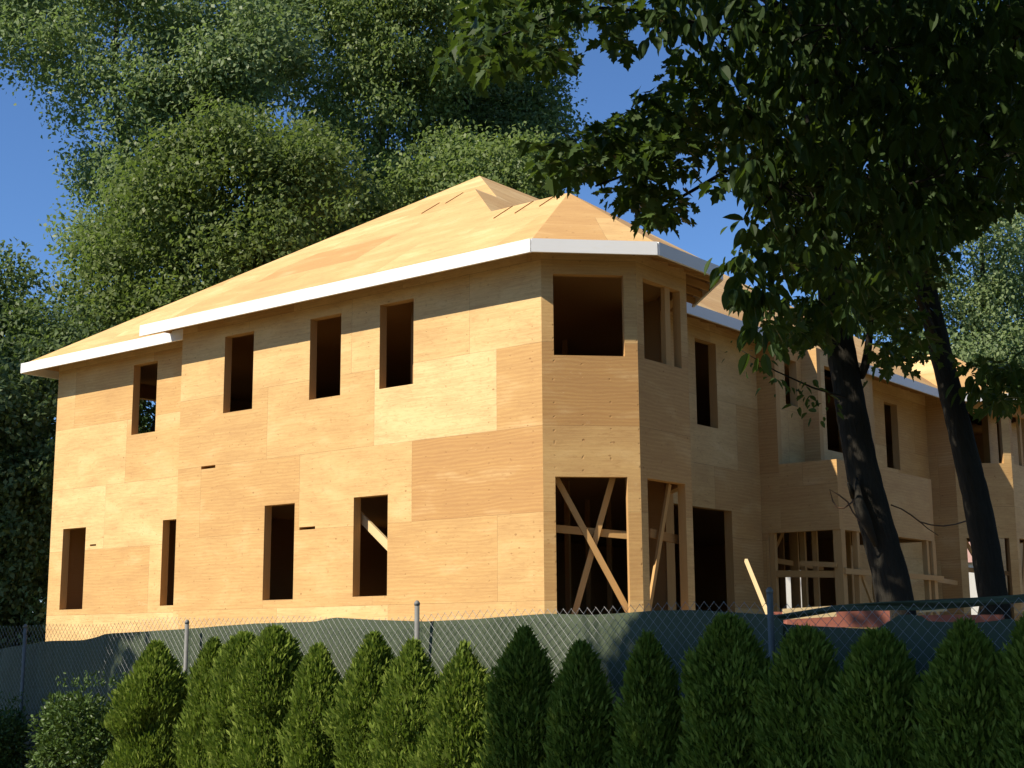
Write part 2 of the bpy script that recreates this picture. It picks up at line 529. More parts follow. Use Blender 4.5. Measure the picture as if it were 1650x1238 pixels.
# ------------------------------------------------------------------ the house
house = tag(empty('house_under_construction', P(5, 6, -0.2)),
            'large two-storey house under construction, bare plywood walls, hip roof and white fascia', 'house')
ROWS = [(-.82, .66), (.66, 2.15), (2.15, 3.63), (3.63, 5.09), (5.09, 6.56), (6.56, 8.1)]
SW = 2.97
def wall(name, s0, t0, ds, dt, L, z0, z1, ops, th=.19, rows=ROWS, offs=None, tones=None, inn=None, seed=0, sheath=M_PLY, label=None, mean=.5, edge=(True, True)):
    """sheathed stud wall: outer plywood sheets round the openings, timber reveals, bare inner face"""
    r = random.Random(seed)
    n = math.hypot(ds, dt); ds /= n; dt /= n
    if inn is None: inn = (-dt, ds)
    acuts = {0.0, L}; zc = {z0, z1}
    rr = [(max(a, z0), min(b, z1), i) for i, (a, b) in enumerate(rows) if b > z0 + 1e-6 and a < z1 - 1e-6]
    sheets = {}
    for a, b, i in rr:
        zc |= {a, b}
        o = offs.get(i, 0.0) if offs else (0.0 if i % 2 else SW / 2) + r.random() * .6
        e = [0.0]
        x = o
        while x <= 1e-6: x += SW
        while x < L - .02:
            e.append(x); x += SW
        e.append(L)
        sheets[i] = e
        acuts |= set(e)
    for (a0, a1, b0, b1) in ops:
        acuts |= {max(0, a0), min(L, a1)}; zc |= {b for b in (b0, b1) if z0 < b < z1}
    A = sorted(acuts); Z = sorted(zc)
    A = [a for i, a in enumerate(A) if i == 0 or a - A[i - 1] > 1e-5]; Z = [a for i, a in enumerate(Z) if i == 0 or a - Z[i - 1] > 1e-5]
    na, nz = len(A) - 1, len(Z) - 1
    solid = np.ones((na, nz), bool)
    for i in range(na):
        for j in range(nz):
            am = (A[i] + A[i + 1]) / 2; zm = (Z[j] + Z[j + 1]) / 2
            if any(a0 < am < a1 and b0 < zm < b1 for (a0, a1, b0, b1) in ops): solid[i, j] = False
    q = lambda a, z, d: P(s0 + ds * a + inn[0] * d, t0 + dt * a + inn[1] * d, z)
    mb = MB(); tmap = {}
    du_flip = (DU * ds + DV * dt).cross(Vector((0, 0, 1))).dot(DU * inn[0] + DV * inn[1]) > 0
    def quad(p, **k):
        if du_flip: 
            p = p[::-1]
            for kk in ('uv', 'uv2'):
                if k.get(kk): k[kk] = k[kk][::-1]
        mb.face(p, **k)
    for i in range(na):
        for j in range(nz):
            if not solid[i, j]: continue
            a0, a1, b0, b1 = A[i], A[i + 1], Z[j], Z[j + 1]
            zm = (b0 + b1) / 2; am = (a0 + a1) / 2
            row = next(x for x in rr if x[0] <= zm <= x[1])
            e = sheets[row[2]]; k = max(x for x in range(len(e)) if e[x] <= am)
            key = (row[2], k)
            if key not in tmap:
                tmap[key] = (tones or {}).get(key, min(.95, max(.05, r.gauss(mean + .05, .16))))
            uv = [(x * K, z * K) for x, z in ((a0, b0), (a1, b0), (a1, b1), (a0, b1))]
            uv2 = [((x - e[k]) * K if e[k] > 0 else (x + 1) * K, (z - row[0]) * K if row[0] > z0 else (z + 3) * K) for x, z in ((a0, b0), (a1, b0), (a1, b1), (a0, b1))]
            # outward-facing when seen from outside
            quad([q(a1, b0, 0), q(a0, b0, 0), q(a0, b1, 0), q(a1, b1, 0)][::-1][::1],
                 uv=[uv[1], uv[0], uv[3], uv[2]][::-1], uv2=[uv2[1], uv2[0], uv2[3], uv2[2]][::-1], tone=tmap[key])
            quad([q(a1, b0, th), q(a0, b0, th), q(a0, b1, th), q(a1, b1, th)], tone=.3, mi=1)
            for (di, dj, ps) in ((-1, 0, (a0, b0, a0, b1)), (1, 0, (a1, b1, a1, b0)), (0, -1, (a1, b0, a0, b0)), (0, 1, (a0, b1, a1, b1))):
                ii, jj = i + di, j + dj
                if 0 <= ii < na and 0 <= jj < nz and solid[ii, jj]: continue
                xa, xz, ya, yz = ps
                quad([q(xa, xz, 0), q(ya, yz, 0), q(ya, yz, th), q(xa, xz, th)], tone=.35, mi=2)
    ob = mb.build(name, [sheath, M_INT, M_LUM], house)
    if label: ob['label'] = label
    return ob

R2 = math.sqrt(.5)
BAY = 1.69; B7 = BAY * R2
EZ = 6.74; SL = .654; OH = .6
HEAD1, HEAD2, SILL2 = 2.75, 6.31, 4.86
ZB, ZT = -.25, 6.98
# side wall, projecting part: sheets follow the photo
side_t = {(3, 1): .97, (2, 0): .14, (2, 1): .62, (3, 0): .30, (4, 0): .80, (4, 1): .72, (1, 0): .52, (1, 1): .40,
          (3, 2): .55, (3, 3): .44, (2, 2): .36, (4, 2): .66, (4, 3): .62, (1, 2): .50, (1, 3): .44, (2, 3): .45, (0, 1): .55, (0, 2): .8}
wall('plywood_wall', 0, 0, 1, 0, 9.7, ZB, ZT,
     [(3.6, 4.48, .83, 2.69), (6.09, 6.96, .82, 2.69), (2.985, 3.85, 4.70, 6.33), (4.885, 5.75, 4.70, 6.33), (7.41, 8.31, 4.70, 6.33),
      (8.5, 8.95, 3.575, 3.64), (5.51, 5.95, 2.15, 2.205)],
     offs={0: .6, 1: 1.0, 2: 3.0, 3: 1.0, 4: 1.62, 5: .3}, tones=side_t, seed=3, inn=(0, 1), mean=.52)
# jog return and the recessed rear part of the side wall (one lower window half hidden behind the jog)
RC = .8
wall('plywood_wall', 9.7, .19, 0, 1, RC - .19, ZB, ZT, [], inn=(-1, 0), seed=5, th=.15)
wall('plywood_wall', 9.7, RC, 1, 0, 5.7, ZB, ZT,
     [(.6, 1.47, .81, 2.69), (4.3, 5.2, .79, 2.69), (1.87, 2.74, 4.72, 6.36), (3.88, 4.12, 2.235, 2.275)],
     offs={0: .9, 1: 1.9, 2: 3.6, 3: 2.9, 4: 2.0, 5: .3}, seed=11, inn=(0, 1), mean=.56)
SB = 15.40
def bay(s, t, seed):
    """half-octagon corner bay: chamfer, front and far chamfer faces"""
    low = (.21, 1.46, .36, HEAD1); up = (.21, 1.46, SILL2, HEAD2)
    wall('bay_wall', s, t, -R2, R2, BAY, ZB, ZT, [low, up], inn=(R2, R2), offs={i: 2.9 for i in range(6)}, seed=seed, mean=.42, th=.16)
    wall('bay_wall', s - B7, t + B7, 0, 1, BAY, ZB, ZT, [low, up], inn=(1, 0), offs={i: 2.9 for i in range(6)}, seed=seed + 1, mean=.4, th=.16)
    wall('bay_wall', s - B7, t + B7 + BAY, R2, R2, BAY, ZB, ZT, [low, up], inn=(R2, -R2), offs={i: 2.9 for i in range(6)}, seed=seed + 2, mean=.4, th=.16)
    mb = MB()                                          # post standing in the upper front opening
    o = P(s - B7 + .04, t + B7 + 1.0, SILL2)
    mb.box(o, DU * .07, DV * .14, Vector((0, 0, (HEAD2 - SILL2) * K)))
    mb.build('post', M_LUM, house)
bay(0, 0, 20)
bay(.3, 19.75, 40)
# front wall of the first unit, from the bay to the porch projection
FS = .72
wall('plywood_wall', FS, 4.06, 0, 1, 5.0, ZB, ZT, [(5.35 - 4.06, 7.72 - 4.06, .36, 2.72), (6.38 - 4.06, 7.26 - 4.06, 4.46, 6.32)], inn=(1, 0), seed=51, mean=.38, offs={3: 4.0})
wall('plywood_wall', 0, 4.06, 1, 0, FS, ZB, ZT, [], inn=(0, -1), seed=52)
# projection: full height strip, porch with parapet, set-back upper walls
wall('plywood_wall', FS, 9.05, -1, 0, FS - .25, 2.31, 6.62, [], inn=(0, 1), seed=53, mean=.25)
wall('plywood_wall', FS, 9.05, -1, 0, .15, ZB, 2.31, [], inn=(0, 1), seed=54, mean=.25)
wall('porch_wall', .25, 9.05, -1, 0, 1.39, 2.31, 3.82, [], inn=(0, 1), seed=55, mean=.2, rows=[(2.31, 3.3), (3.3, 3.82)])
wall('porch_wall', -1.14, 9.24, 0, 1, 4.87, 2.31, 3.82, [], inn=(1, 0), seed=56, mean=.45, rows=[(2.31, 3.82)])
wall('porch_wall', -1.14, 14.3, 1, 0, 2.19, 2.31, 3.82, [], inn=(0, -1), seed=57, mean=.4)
wall('plywood_wall', .25, 9.24, 0, 1, 1.11, 3.82, 6.62, [(.28, .88, 5.24, 6.3)], inn=(1, 0), seed=58, mean=.5)
wall('plywood_wall', .25, 10.35, -1, 0, .4, 3.5, 6.62, [], inn=(0, 1), seed=59, mean=.4)
wall('plywood_wall', -.15, 10.54, 0, 1, 2.27, 3.5, 6.62, [(.19, 2.08, 4.28, 6.25)], inn=(1, 0), seed=60, mean=.5)
wall('plywood_wall', -.15, 13.0, 1, 0, .4, 3.5, 6.62, [], inn=(0, -1), seed=61)
wall('plywood_wall', .25, 13.0, 0, 1, 1.11, 3.5, 6.62, [], inn=(1, 0), seed=62)
wall('plywood_wall', 1.05, 14.3, 0, 1, 5.45, ZB, ZT, [(16.83 - 14.3, 17.7 - 14.3, 4.53, 6.33)], inn=(1, 0), seed=63, mean=.42)
wall('plywood_wall', 1.05, 14.3, -1, 0, .8, 2.31, 6.62, [], inn=(0, -1), seed=64)
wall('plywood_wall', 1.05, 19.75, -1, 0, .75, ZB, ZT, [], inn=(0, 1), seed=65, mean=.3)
ENDOPS = [(1.45, 2.3, .36, 3.1), (5.8, 6.45, .36, 2.5), (7.95, 8.7, .36, 2.4), (.06, .42, 5.2, 6.9)]
# far front, far end and rear walls
wall('plywood_wall', .7, 23.8, 0, 1, 2.8, ZB, ZT, [(1.0, 2.0, 4.5, 6.3)], inn=(1, 0), seed=66)
wall('plywood_wall', .7, 26.8, 1, 0, SB - .7, ZB, ZT, ENDOPS, inn=(0, -1), seed=67)
wall('plywood_wall', SB, 1.0, 0, 1, 25.6, ZB, ZT, [(1.5, 3.4, 4.5, 6.2), (8, 10, .4, 2.7), (17, 18.5, 4.6, 6.3)], inn=(-1, 0), seed=68)
# foundation
mb = MB()
def found(fn):
    mb = MB(); fn(mb); mb.build('foundation', M_CONC, house)
for (s0, t0, s1, t1) in ((.02, .02, 9.68, .22), (9.7, RC + .02, SB - .02, RC + .2), (FS + .02, 4.1, FS + .2, 9.0), (1.07, 14.4, 1.25, 19.7)):
    found(lambda m: m.box(P(s0, t0, -1.2), DU * ((s1 - s0) * K), DV * ((t1 - t0) * K), Vector((0, 0, (.94) * K))))
for (s, t) in ((0, 0), (.3, 19.75)):
    a = [(s, t), (s - B7, t + B7), (s - B7, t + B7 + BAY), (s, t + 2 * B7 + BAY)]
    for (p, q_) in zip(a, a[1:]):
        found(lambda m: m.beam(P(p[0] + .1, p[1] + .0, -.72), P(q_[0] + .1, q_[1], -.72), .16, .94 * K))
for (s, t) in ((-1.0, 9.2), (-1.0, 14.15), (-1.0, 11.7)):
    found(lambda m: m.box(P(s - .1, t - .1, -1.2), DU * .2, DV * .2, Vector((0, 0, .94 * K))))
# floor decks and ceiling
def deck(name, pts, z, th, mat):
    mb = MB()
    top = [P(a, b, z) for a, b in pts]; bot = [P(a, b, z - th) for a, b in pts]
    mb.face(top[::-1]); mb.face(bot)
    for i in range(len(pts)):
        j = (i + 1) % len(pts)
        mb.face([top[i], top[j], bot[j], bot[i]])
    return mb.build(name, mat, house)
g = .2
inner = [(.05, g), (9.5, g), (9.5, RC + g), (SB - g, RC + g), (SB - g, 26.6), (1.3, 26.6), (1.3, 9.2), (FS + g, 9.1), (FS + g, 4.1), (.1, 3.9), (-.95, 2.8), (-.95, 1.27)]
deck('floor_deck', inner, .34, .25, M_INT)
deck('floor_deck', inner, 3.72, .32, M_INT)
deck('ceiling', inner, 6.62, .06, M_INT)
deck('floor_deck', [(FS + .2, 9.25), (FS + .2, 14.1), (-.93, 14.1), (-.93, 9.25)], .34, .25, M_INT)
deck('balcony_deck', [(FS + .2, 9.25), (FS + .2, 14.1), (-.95, 14.1), (-.95, 9.25)], 3.46, .3, M_INT)
# porch posts and interior studs
def timber(name, p, q, w=.06, h=.12, mat=M_LUM, up=Vector((0, 0, 1)), label=None, parent=None):
    mb = MB(); mb.beam(p, q, w, h, up)
    o = mb.build(name, mat, parent or house)
    if label: o['label'] = label
    return o
for (s, t, w) in ((-1.06, 9.17, .16), (-1.06, 10.0, .1), (-1.06, 11.65, .12), (-1.06, 14.2, .16), (-1.06, 13.9, .1), (-.0, 9.14, .0)):
    if w: timber('post', P(s, t, .36), P(s, t, 2.31), w, w, M_LUM, up=DV)
for (s, zz) in ((.5, 0), ):
    timber('post', P(s, 9.14, .36), P(s, 9.14, 2.31), .1, .1, M_LUM, up=DV)
# makeshift rails round the porch
timber('rail', P(.55, 9.12, 1.42), P(-.98, 9.12, 1.36), .04, .12)
timber('rail', P(-.2, 9.02, 1.62), P(-1.05, 9.02, 1.55), .035, .09)
timber('rail', P(-1.18, 9.1, 1.42), P(-1.18, 14.6, 1.42), .04, .1)
timber('rail', P(-1.1, 13.6, 1.42), P(.4, 19.6, 1.5), .04, .1)
timber('brace', P(-1.1, 10.1, 1.42), P(-1.1, 10.9, .4), .04, .09)
# stud partitions seen through the openings
studs = []
for k in range(9): studs.append((3.6, .7 + k * .62))
for k in range(7): studs.append((5.0 + k * .62, 9.3))
for k in range(8): studs.append((1.7 + .25 * k, 6.0 + k * .3))
for k in range(6): studs.append((2.2, 10.6 + k * .55))
for (s, t) in studs:
    for (a, b) in ((.36, 3.4), (3.74, 6.55)):
        if b > 5 and t > 9: continue
        timber('stud', P(s, t, a), P(s, t, b), .045, .1, M_INT, up=DU)
for (s, t) in ((-.2, 9.75), (.3, 10.15), (1.6, 9.9), (1.6, 10.45), (.9, 11.0), (-.3, 12.6), (.6, 13.2), (1.6, 12.2), (1.6, 12.8)):
    timber('stud', P(s, t, .36), P(s, t, 3.1), .05, .1, M_LUM, up=DU)
timber('rail', P(1.6, 9.4, 1.9), P(1.6, 13.8, 1.75), .04, .1)
timber('brace', P(1.5, 9.5, .5), P(1.5, 11.6, 2.6), .04, .09)
# temporary braces in the bay
def braces(s, t):
    fa = lambda a, z, d=.16: P(s - R2 * a + R2 * d, t + R2 * a + R2 * d, z)
    fb = lambda a, z, d=.16: P(s - B7 + d, t + B7 + a, z)
    nA = DU * R2 + DV * R2
    timber('brace', fa(.22, 2.85, .30), fa(1.52, .42, .30), .085, .04, M_LUM, up=nA, label='diagonal timber brace running down to the right')
    timber('brace', fa(1.30, 2.85, .40), fa(.54, .34, .40), .085, .04, M_LUM, up=nA, label='diagonal timber brace running down to the left')
    timber('brace', fa(.05, 1.92, .46), fa(1.64, 1.78, .46), .11, .04, M_LUM, up=nA, label='level timber brace across the opening')
    timber('brace', fb(1.24, 2.74, .2), fb(.42, .36, .2), .07, .04, M_LUM, up=DU, label='steep timber brace leaning in the front bay opening')
    timber('brace', fb(.7, 1.85, .3), fb(1.64, 1.78, .3), .13, .04, M_INT, up=DU)
braces(0, 0)
braces(.3, 19.75)
timber('brace', P(4.9, .32, 2.58), P(3.2, .32, 1.24), .13, .05, M_LUMB, up=DV, label='pale sunlit timber brace crossing inside a lower window')
timber('brace', P(10.0, 1.18, 2.5), P(9.3, 1.18, 1.9), .13, .05, M_LUMB, up=DV)

# ------------------------------------------------------------------ roof
def zs(t): return EZ + SL * (t + OH)          # slope over the projecting side wall
def zsr(t): return EZ + SL * (t + OH - RC)    # slope over the recessed side wall
FE = .12                                        # front eave
def zf(s): return EZ + SL * (s - FE)
RS = 10.36                                      # rear end of the projecting section
BE = 16.05
def roof_poly(name, pts, grain, th=.035, tone=.52):
    """roof plane of plywood sheets: pts (s,t,z); grain = direction of the sheets in (s,t)"""
    V = [P(*p) for p in pts]
    n = Vector((0, 0, 0))
    for i in range(len(V)):
        n += (V[i] - V[0]).cross(V[(i + 1) % len(V)] - V[0])
    if n.z < 0: V = V[::-1]; n = -n
    n.normalize()
    gx = (DU * grain[0] + DV * grain[1]); gx = (gx - n * gx.dot(n)).normalized(); gy = n.cross(gx)
    o = V[0]
    uvf = lambda p: ((p - o).dot(gx), (p - o).dot(gy))
    mb = MB()
    # cut into sheet courses by clipping
    pts2 = [uvf(p) for p in V]
    def clip(poly, ax, lo, hi):
        for lim, sg in ((lo, 1), (hi, -1)):
            out = []
            for i in range(len(poly)):
                a, b = poly[i], poly[(i + 1) % len(poly)]
                da = sg * (a[ax] - lim); db = sg * (b[ax] - lim)
                if da >= 0: out.append(a)
                if (da > 0 > db) or (da < 0 < db):
                    k = da / (da - db); out.append((a[0] + (b[0] - a[0]) * k, a[1] + (b[1] - a[1]) * k))
            poly = out
            if not poly: return []
        return poly
    ys = [p[1] for p in pts2]; xs = [p[0] for p in pts2]
    r = random.Random(len(pts) * 7 + int(abs(xs[0] * 10)) + len(name))
    y0 = min(ys); row = 0
    while y0 < max(ys):
        pr = clip(pts2, 1, y0, y0 + 1.22)
        if pr:
            x0 = min(xs) - r.random() * 2.44
            while x0 < max(xs):
                pc = clip(pr, 0, x0, x0 + 2.44)
                if len(pc) >= 3:
                    pc2 = []
                    for p in pc:
                        if not pc2 or math.dist(p, pc2[-1]) > 1e-5: pc2.append(p)
                    if len(pc2) >= 3 and math.dist(pc2[0], pc2[-1]) < 1e-5: pc2.pop()
                    if len(pc2) >= 3:
                        mb.face([o + gx * p[0] + gy * p[1] for p in pc2], uv=pc2,
                                uv2=[(p[0] - x0 + .004, p[1] - y0 + .004) for p in pc2], tone=min(.95, max(.1, r.gauss(tone, .12))))
                x0 += 2.44
        y0 += 1.22; row += 1
    low = [p - n * th for p in V]
    mb.face(low[::-1], mi=1)
    for i in range(len(V)):
        j = (i + 1) % len(V)
        mb.face([V[j], V[i], low[i], low[j]], mi=1)
    return mb.build(name, [M_ROOF, M_INT], house)
E1 = (-.25, -OH); E2 = (-B7 - OH, B7 - .25); E3 = (-B7 - OH, B7 + BAY + .25); E4 = (-.25, 2 * B7 + BAY + OH)
apex = (B7 * 0 + .845, 2.04, 8.465)
rz = 8.465
rs = FE + (rz - EZ) / SL                        # where the bay ridge meets the front slope
S1 = (FE + RS) / 2; zS1 = EZ + SL * (S1 - FE); tS1 = (zS1 - EZ) / SL - OH
SM = (FE + BE) / 2; zM = EZ + SL * (SM - FE); tM = (zM - EZ) / SL - OH + RC
tV = (zS1 - EZ) / SL - OH + RC
TR = 19.2; TE = TR + (SM - FE)
pE = lambda e: (e[0], e[1], EZ)
roof_poly('roof_deck', [pE(E1), (RS, -OH, EZ), (S1, tS1, zS1), (rs, apex[1], rz), apex], (1, 0))
roof_poly('roof_deck', [(RS, -OH, EZ), (RS, RC - OH, EZ), (S1, tV, zS1), (S1, tS1, zS1)], (0, 1))
roof_poly('roof_deck', [(RS, RC - OH, EZ), (BE, RC - OH, EZ), (SM, tM, zM), (S1, tV, zS1)], (1, 0), tone=.56)
tEc = 2 * apex[1] + OH                          # valley foot of the bay on the front eave
b2s, b2t = .3, 19.75
apex2 = (apex[0] + b2s, apex[1] + b2t, rz)
# front slope, notched for both bays
roof_poly('roof_deck', [(rs, apex[1], rz), (S1, tS1, zS1), (S1, tV, zS1), (SM, tM, zM), (SM, TR, zM), (rs, apex2[1], rz),
                        (FE, apex2[1] - (tEc - apex[1]), EZ), (FE, tEc, EZ)], (0, 1), tone=.5)
roof_poly('roof_deck', [(rs, apex2[1], rz), (SM, TR, zM), (FE, TE, EZ), (FE, apex2[1] + (tEc - apex[1]), EZ)], (0, 1), tone=.5)
roof_poly('roof_deck', [(SM, TR, zM), (BE, TE, EZ), (FE, TE, EZ)], (1, 0))
roof_poly('roof_deck', [(BE, RC - OH, EZ), (BE, TE, EZ), (SM, TR, zM), (SM, tM, zM)], (0, 1))
roof_poly('bay_roof', [pE(E1), pE(E2), apex], (-1, 1), tone=.42)
roof_poly('bay_roof', [pE(E2), pE(E3), apex], (0, 1), tone=.5)
roof_poly('bay_roof', [pE(E3), pE(E4), apex], (1, 1), tone=.5)
roof_poly('bay_roof', [pE(E4), (FE, tEc, EZ), (rs, apex[1], rz), apex], (1, 0), tone=.5)
sh = lambda e: (e[0] + b2s, e[1] + b2t, EZ)
roof_poly('bay_roof', [sh(E1), sh(E2), apex2], (-1, 1), tone=.5)
roof_poly('bay_roof', [sh(E2), sh(E3), apex2], (0, 1), tone=.5)
roof_poly('bay_roof', [sh(E3), sh(E4), apex2], (1, 1), tone=.5)
roof_poly('bay_roof', [sh(E4), (FE, apex2[1] + (tEc - apex[1]), EZ), (rs, apex2[1], rz), apex2], (1, 0), tone=.5)
roof_poly('bay_roof', [sh(E1), (FE, apex2[1] - (tEc - apex[1]), EZ), (rs, apex2[1], rz), apex2], (1, 0), tone=.6)
# fascia boards: mitred, their tops flush under the deck edge
FH = .215
def fascia(pts, out, name='fascia_board', z=EZ + .015, h=FH + .02, th=.04):
    """pts: (s,t) along the eave; out: outward (s,t) normals per segment"""
    for (a, b), n in zip(zip(pts, pts[1:]), out):
        mb = MB()
        A, B = P(a[0], a[1], z), P(b[0], b[1], z)
        N = (DU * n[0] + DV * n[1]).normalized()
        D = (B - A).normalized()
        dn = Vector((0, 0, -h * K))
        # mitre the ends by ~ the board thickness
        L = (B - A).length; nb = max(1, round(L / 4.6))     # boards butted end to end
        for k in range(nb):
            mb = MB()
            a_ = A + D * (L * k / nb + (.002 if k else 0)); b_ = A + D * (L * (k + 1) / nb - (.002 if k < nb - 1 else 0))
            z_ = Vector((0, 0, (k % 2) * .003))
            mb.box(a_ - N * (.004 - .003 * (k % 2)) - z_, b_ - a_, N * th, dn)
            mb.build(name, M_WHITE, house)
fascia([(RS, -OH), E1, E2, E3, E4], [(0, -1), (-R2, -R2), (-1, 0), (-R2, R2)])
fascia([(BE, RC - OH), (RS - .5, RC - OH)], [(0, -1)])
fascia([(FE, tEc + .05), (FE, 9.25)], [(-1, 0)])
fascia([(FE, 13.75), (FE, apex2[1] - (tEc - apex[1]))], [(-1, 0)])
fascia([(sh(E1)[0], sh(E1)[1]), sh(E2)[:2], sh(E3)[:2], sh(E4)[:2]], [(-R2, -R2), (-1, 0), (-R2, R2)])
fascia([(BE, TE), (BE, RC - OH)], [(1, 0)])
# rafter tails under the eaves
def tails(a, b, n, depth, cnt, zr):
    for k in range(cnt):
        f = (k + .5) / cnt
        s = a[0] + (b[0] - a[0]) * f; t = a[1] + (b[1] - a[1]) * f
        p = P(s - n[0] * .0 + n[0] * .02, t + n[1] * .02, EZ - .17 + .01); q_ = P(s - n[0] * depth, t - n[1] * depth, EZ - .17 + SL * depth * .55)
        timber('rafter_tail', p, q_, .04, .1, M_LUM)
tails((RS, -OH + .03), (-.2, -OH + .03), (0, -1), OH, 18, 0)
tails((BE - .1, RC - OH + .03), (RS, RC - OH + .03), (0, -1), OH, 9, 0)
tails((E1[0] + .02, E1[1] + .02), (E2[0] + .02, E2[1] + .02), (-R2, -R2), OH * .97, 4, 0)
tails((E2[0] + .03, E2[1]), (E3[0] + .03, E3[1]), (-1, 0), OH, 4, 0)
tails((E3[0] + .03, E3[1]), (E4[0] + .03, E4[1]), (-R2, R2), OH, 4, 0)
tails((FE + .03, 5.0), (FE + .03, 9.0), (-1, 0), OH, 6, 0)
tails((FE + .03, 14.0), (FE + .03, 19.0), (-1, 0), .9, 8, 0)
# thin dark strips standing for slits in the roof sheets near the ridges
def slit_strip(s, t, ln):
    mb = MB()
    mb.beam(P(s, t, zs(t) + .01), P(s, t + ln, zs(t + ln) + .01), .009, .014)
    mb.build('roof_slit', M_INT, house)
for (s, t, ln) in ((2.2, 1.42, .6), (1.68, 1.42, .6), (1.15, 1.5, .52), (5.45, 3.75, .62), (5.8, 3.35, .6)):
    slit_strip(s, t, ln)

# ------------------------------------------------------------------ chain-link fence and fabric screen
FA = math.radians(45.5)
FD = Vector((-math.cos(FA), math.sin(FA), 0))    # along the fence, away to the left
F0 = Vector((1.4726, 8.1135, 0))                 # post on the right
FN = Vector((-FD.y, FD.x, 0)); FN = FN if FN.y < 0 else -FN   # towards the camera
FTOP = CAMZ + .20
def fpt(a, z, off=0.0): return F0 + FD * a + FN * off + Vector((0, 0, z))
fence = tag(empty('chain_link_fence', F0 + FD * 3), 'galvanised chain-link fence on round steel posts behind the arborvitae row', 'fence')
for i in range(-2, 6):
    a = i * 3.05
    mb = MB()
    top = CAMZ + (.26 if i in (0, 1) else .17)
    mb.tube([fpt(a, 0, .035), fpt(a, top, .035)], [.018, .018], 12)
    po = mb.build('post', M_STEEL, fence, smooth=True)
    mb = MB()
    mb.tube([fpt(a, top - .005, .035), fpt(a, top + .012, .035), fpt(a, top + .03, .035)], [.021, .021, .009], 12)
    mb.build('post_cap', M_STEEL, po, smooth=True)
def wire_mesh():
    pitch = .072; r = .0015
    a0, a1 = -5.2, 13.8; z0 = .03
    V = []; Lp = []; St = []; To = []
    n = 0
    for fam in (1, -1):
        c = a0 - FTOP
        while c < a1 + FTOP:
            # line a = c + fam*(z) ; clip
            pts = []
            zz0, zz1 = z0, FTOP + .0
            A = [c + fam * zz0 * 1.0, c + fam * zz1 * 1.0]
            lo, hi = min(A), max(A)
            if hi > a0 and lo < a1:
                wob = lambda a: .006 * math.sin(a * 2.1) + .004 * math.sin(a * 5.3)
                m = 5
                ring = []
                for k in range(m + 1):
                    z = zz0 + (zz1 - zz0) * k / m
                    a = c + fam * z
                    top = .018 * math.sin(a * 1.3) + .012 * math.sin(a * 3.1)
                    p = fpt(a, z + top * z / FTOP, fam * .003 + wob(a))
                    ring.append(n)
                    for j in range(3):
                        an = j * 2.0944
                        q_ = p + (FD * (-fam * .7071 * math.cos(an)) + Vector((0, 0, .7071 * math.cos(an))) + FN * math.sin(an)) * r
                        V.append(q_); n += 1
                for k in range(m):
                    for j in range(3):
                        j2 = (j + 1) % 3
                        St.append(len(Lp)); To.append(4)
                        Lp += [ring[k] + j, ring[k] + j2, ring[k + 1] + j2, ring[k + 1] + j]
            c += pitch
    np_mesh('wire_mesh', np.array([tuple(v) for v in V]), np.array(Lp), np.array(St), np.array(To), M_WIRE, fence)
wire_mesh()
def f_hit(px, py, off):
    """fence coordinate a and height of a photo point on the fence plane"""
    d = at(px, py, 1.0) - Vector((0, 0, CAMZ))
    o = Vector((0, 0, CAMZ)); q0 = F0 + FN * off
    t = (q0 - o).dot(FN) / d.dot(FN)
    p = o + d * t
    return (p - q0).dot(FD), p.z
TOPS = [(-120, 1053), (0, 1045), (73, 1033), (127, 1032), (150, 1027), (170, 1021), (240, 1017), (314, 1012), (400, 1005), (497, 1002), (535, 995), (600, 999), (680, 1001.5), (753, 998), (820, 993),
        (877, 989), (950, 991), (1000, 988), (1050, 984), (1101, 983), (1130, 984), (1183, 987), (1241, 991), (1253, 990), (1340, 975), (1420, 970), (1480, 967), (1560, 963), (1650, 957), (1760, 950)]
def interp(tab, x):
    return float(np.interp(x, [p[0] for p in tab], [p[1] for p in tab]))
def sheet(mb, pts_top, pts_bot_fn, off):
    rows_ = 7
    grid = []
    for (a, zt) in pts_top:
        zb = pts_bot_fn(a, zt)
        col = []
        for k in range(rows_ + 1):
            z = zt + (zb - zt) * k / rows_
            w = .022 * math.sin(a * 2.06) * (k / rows_) + .012 * math.sin(a * 6.7 + k * .8) + .008 * math.sin(a * 13 + z * 5) - (.012 if k == 0 else 0)
            col.append((fpt(a, z, off - .02 + w), (a, z)))
        grid.append(col)
    for i in range(len(grid) - 1):
        for k in range(rows_):
            q4 = [grid[i][k], grid[i][k + 1], grid[i + 1][k + 1], grid[i + 1][k]]
            mb.face([x[0] for x in q4], uv=[x[1] for x in q4])
OFFS = -.06
tops = [f_hit(x, interp(TOPS, x), OFFS) for x in range(-110, 1750, 12)]
mb = MB()
left = [f_hit(x, interp(TOPS, x), OFFS) for x in range(-110, 1266, 12)]
right = [f_hit(x, interp(TOPS, x), OFFS) for x in range(1250, 1750, 12)]
sheet(mb, left, lambda a, z: .02, OFFS)
LOW = [(1245, 1001), (1262, 1006), (1300, 1009), (1365, 1012), (1408, 1014), (1425, 1004), (1445, 990), (1478, 991), (1490, 1001), (1560, 1004), (1600, 1000), (1620, 996), (1640, 1004), (1750, 1006)]
BND = [(1245, 1001), (1262, 999), (1340, 986), (1430, 983), (1480, 984), (1560, 978), (1600, 974), (1650, 971), (1750, 966)]
bnd_a = [f_hit(x, interp(BND, x), OFFS) for x in range(1250, 1750, 12)]
sheet(mb, right, lambda a, z: float(np.interp(a, [b[0] for b in bnd_a[::-1]], [b[1] for b in bnd_a[::-1]])), OFFS)
low = [f_hit(x, interp(LOW, x), OFFS - .01) for x in range(1240, 1750, 12)]
sheet(mb, low, lambda a, z: .02, OFFS - .01)
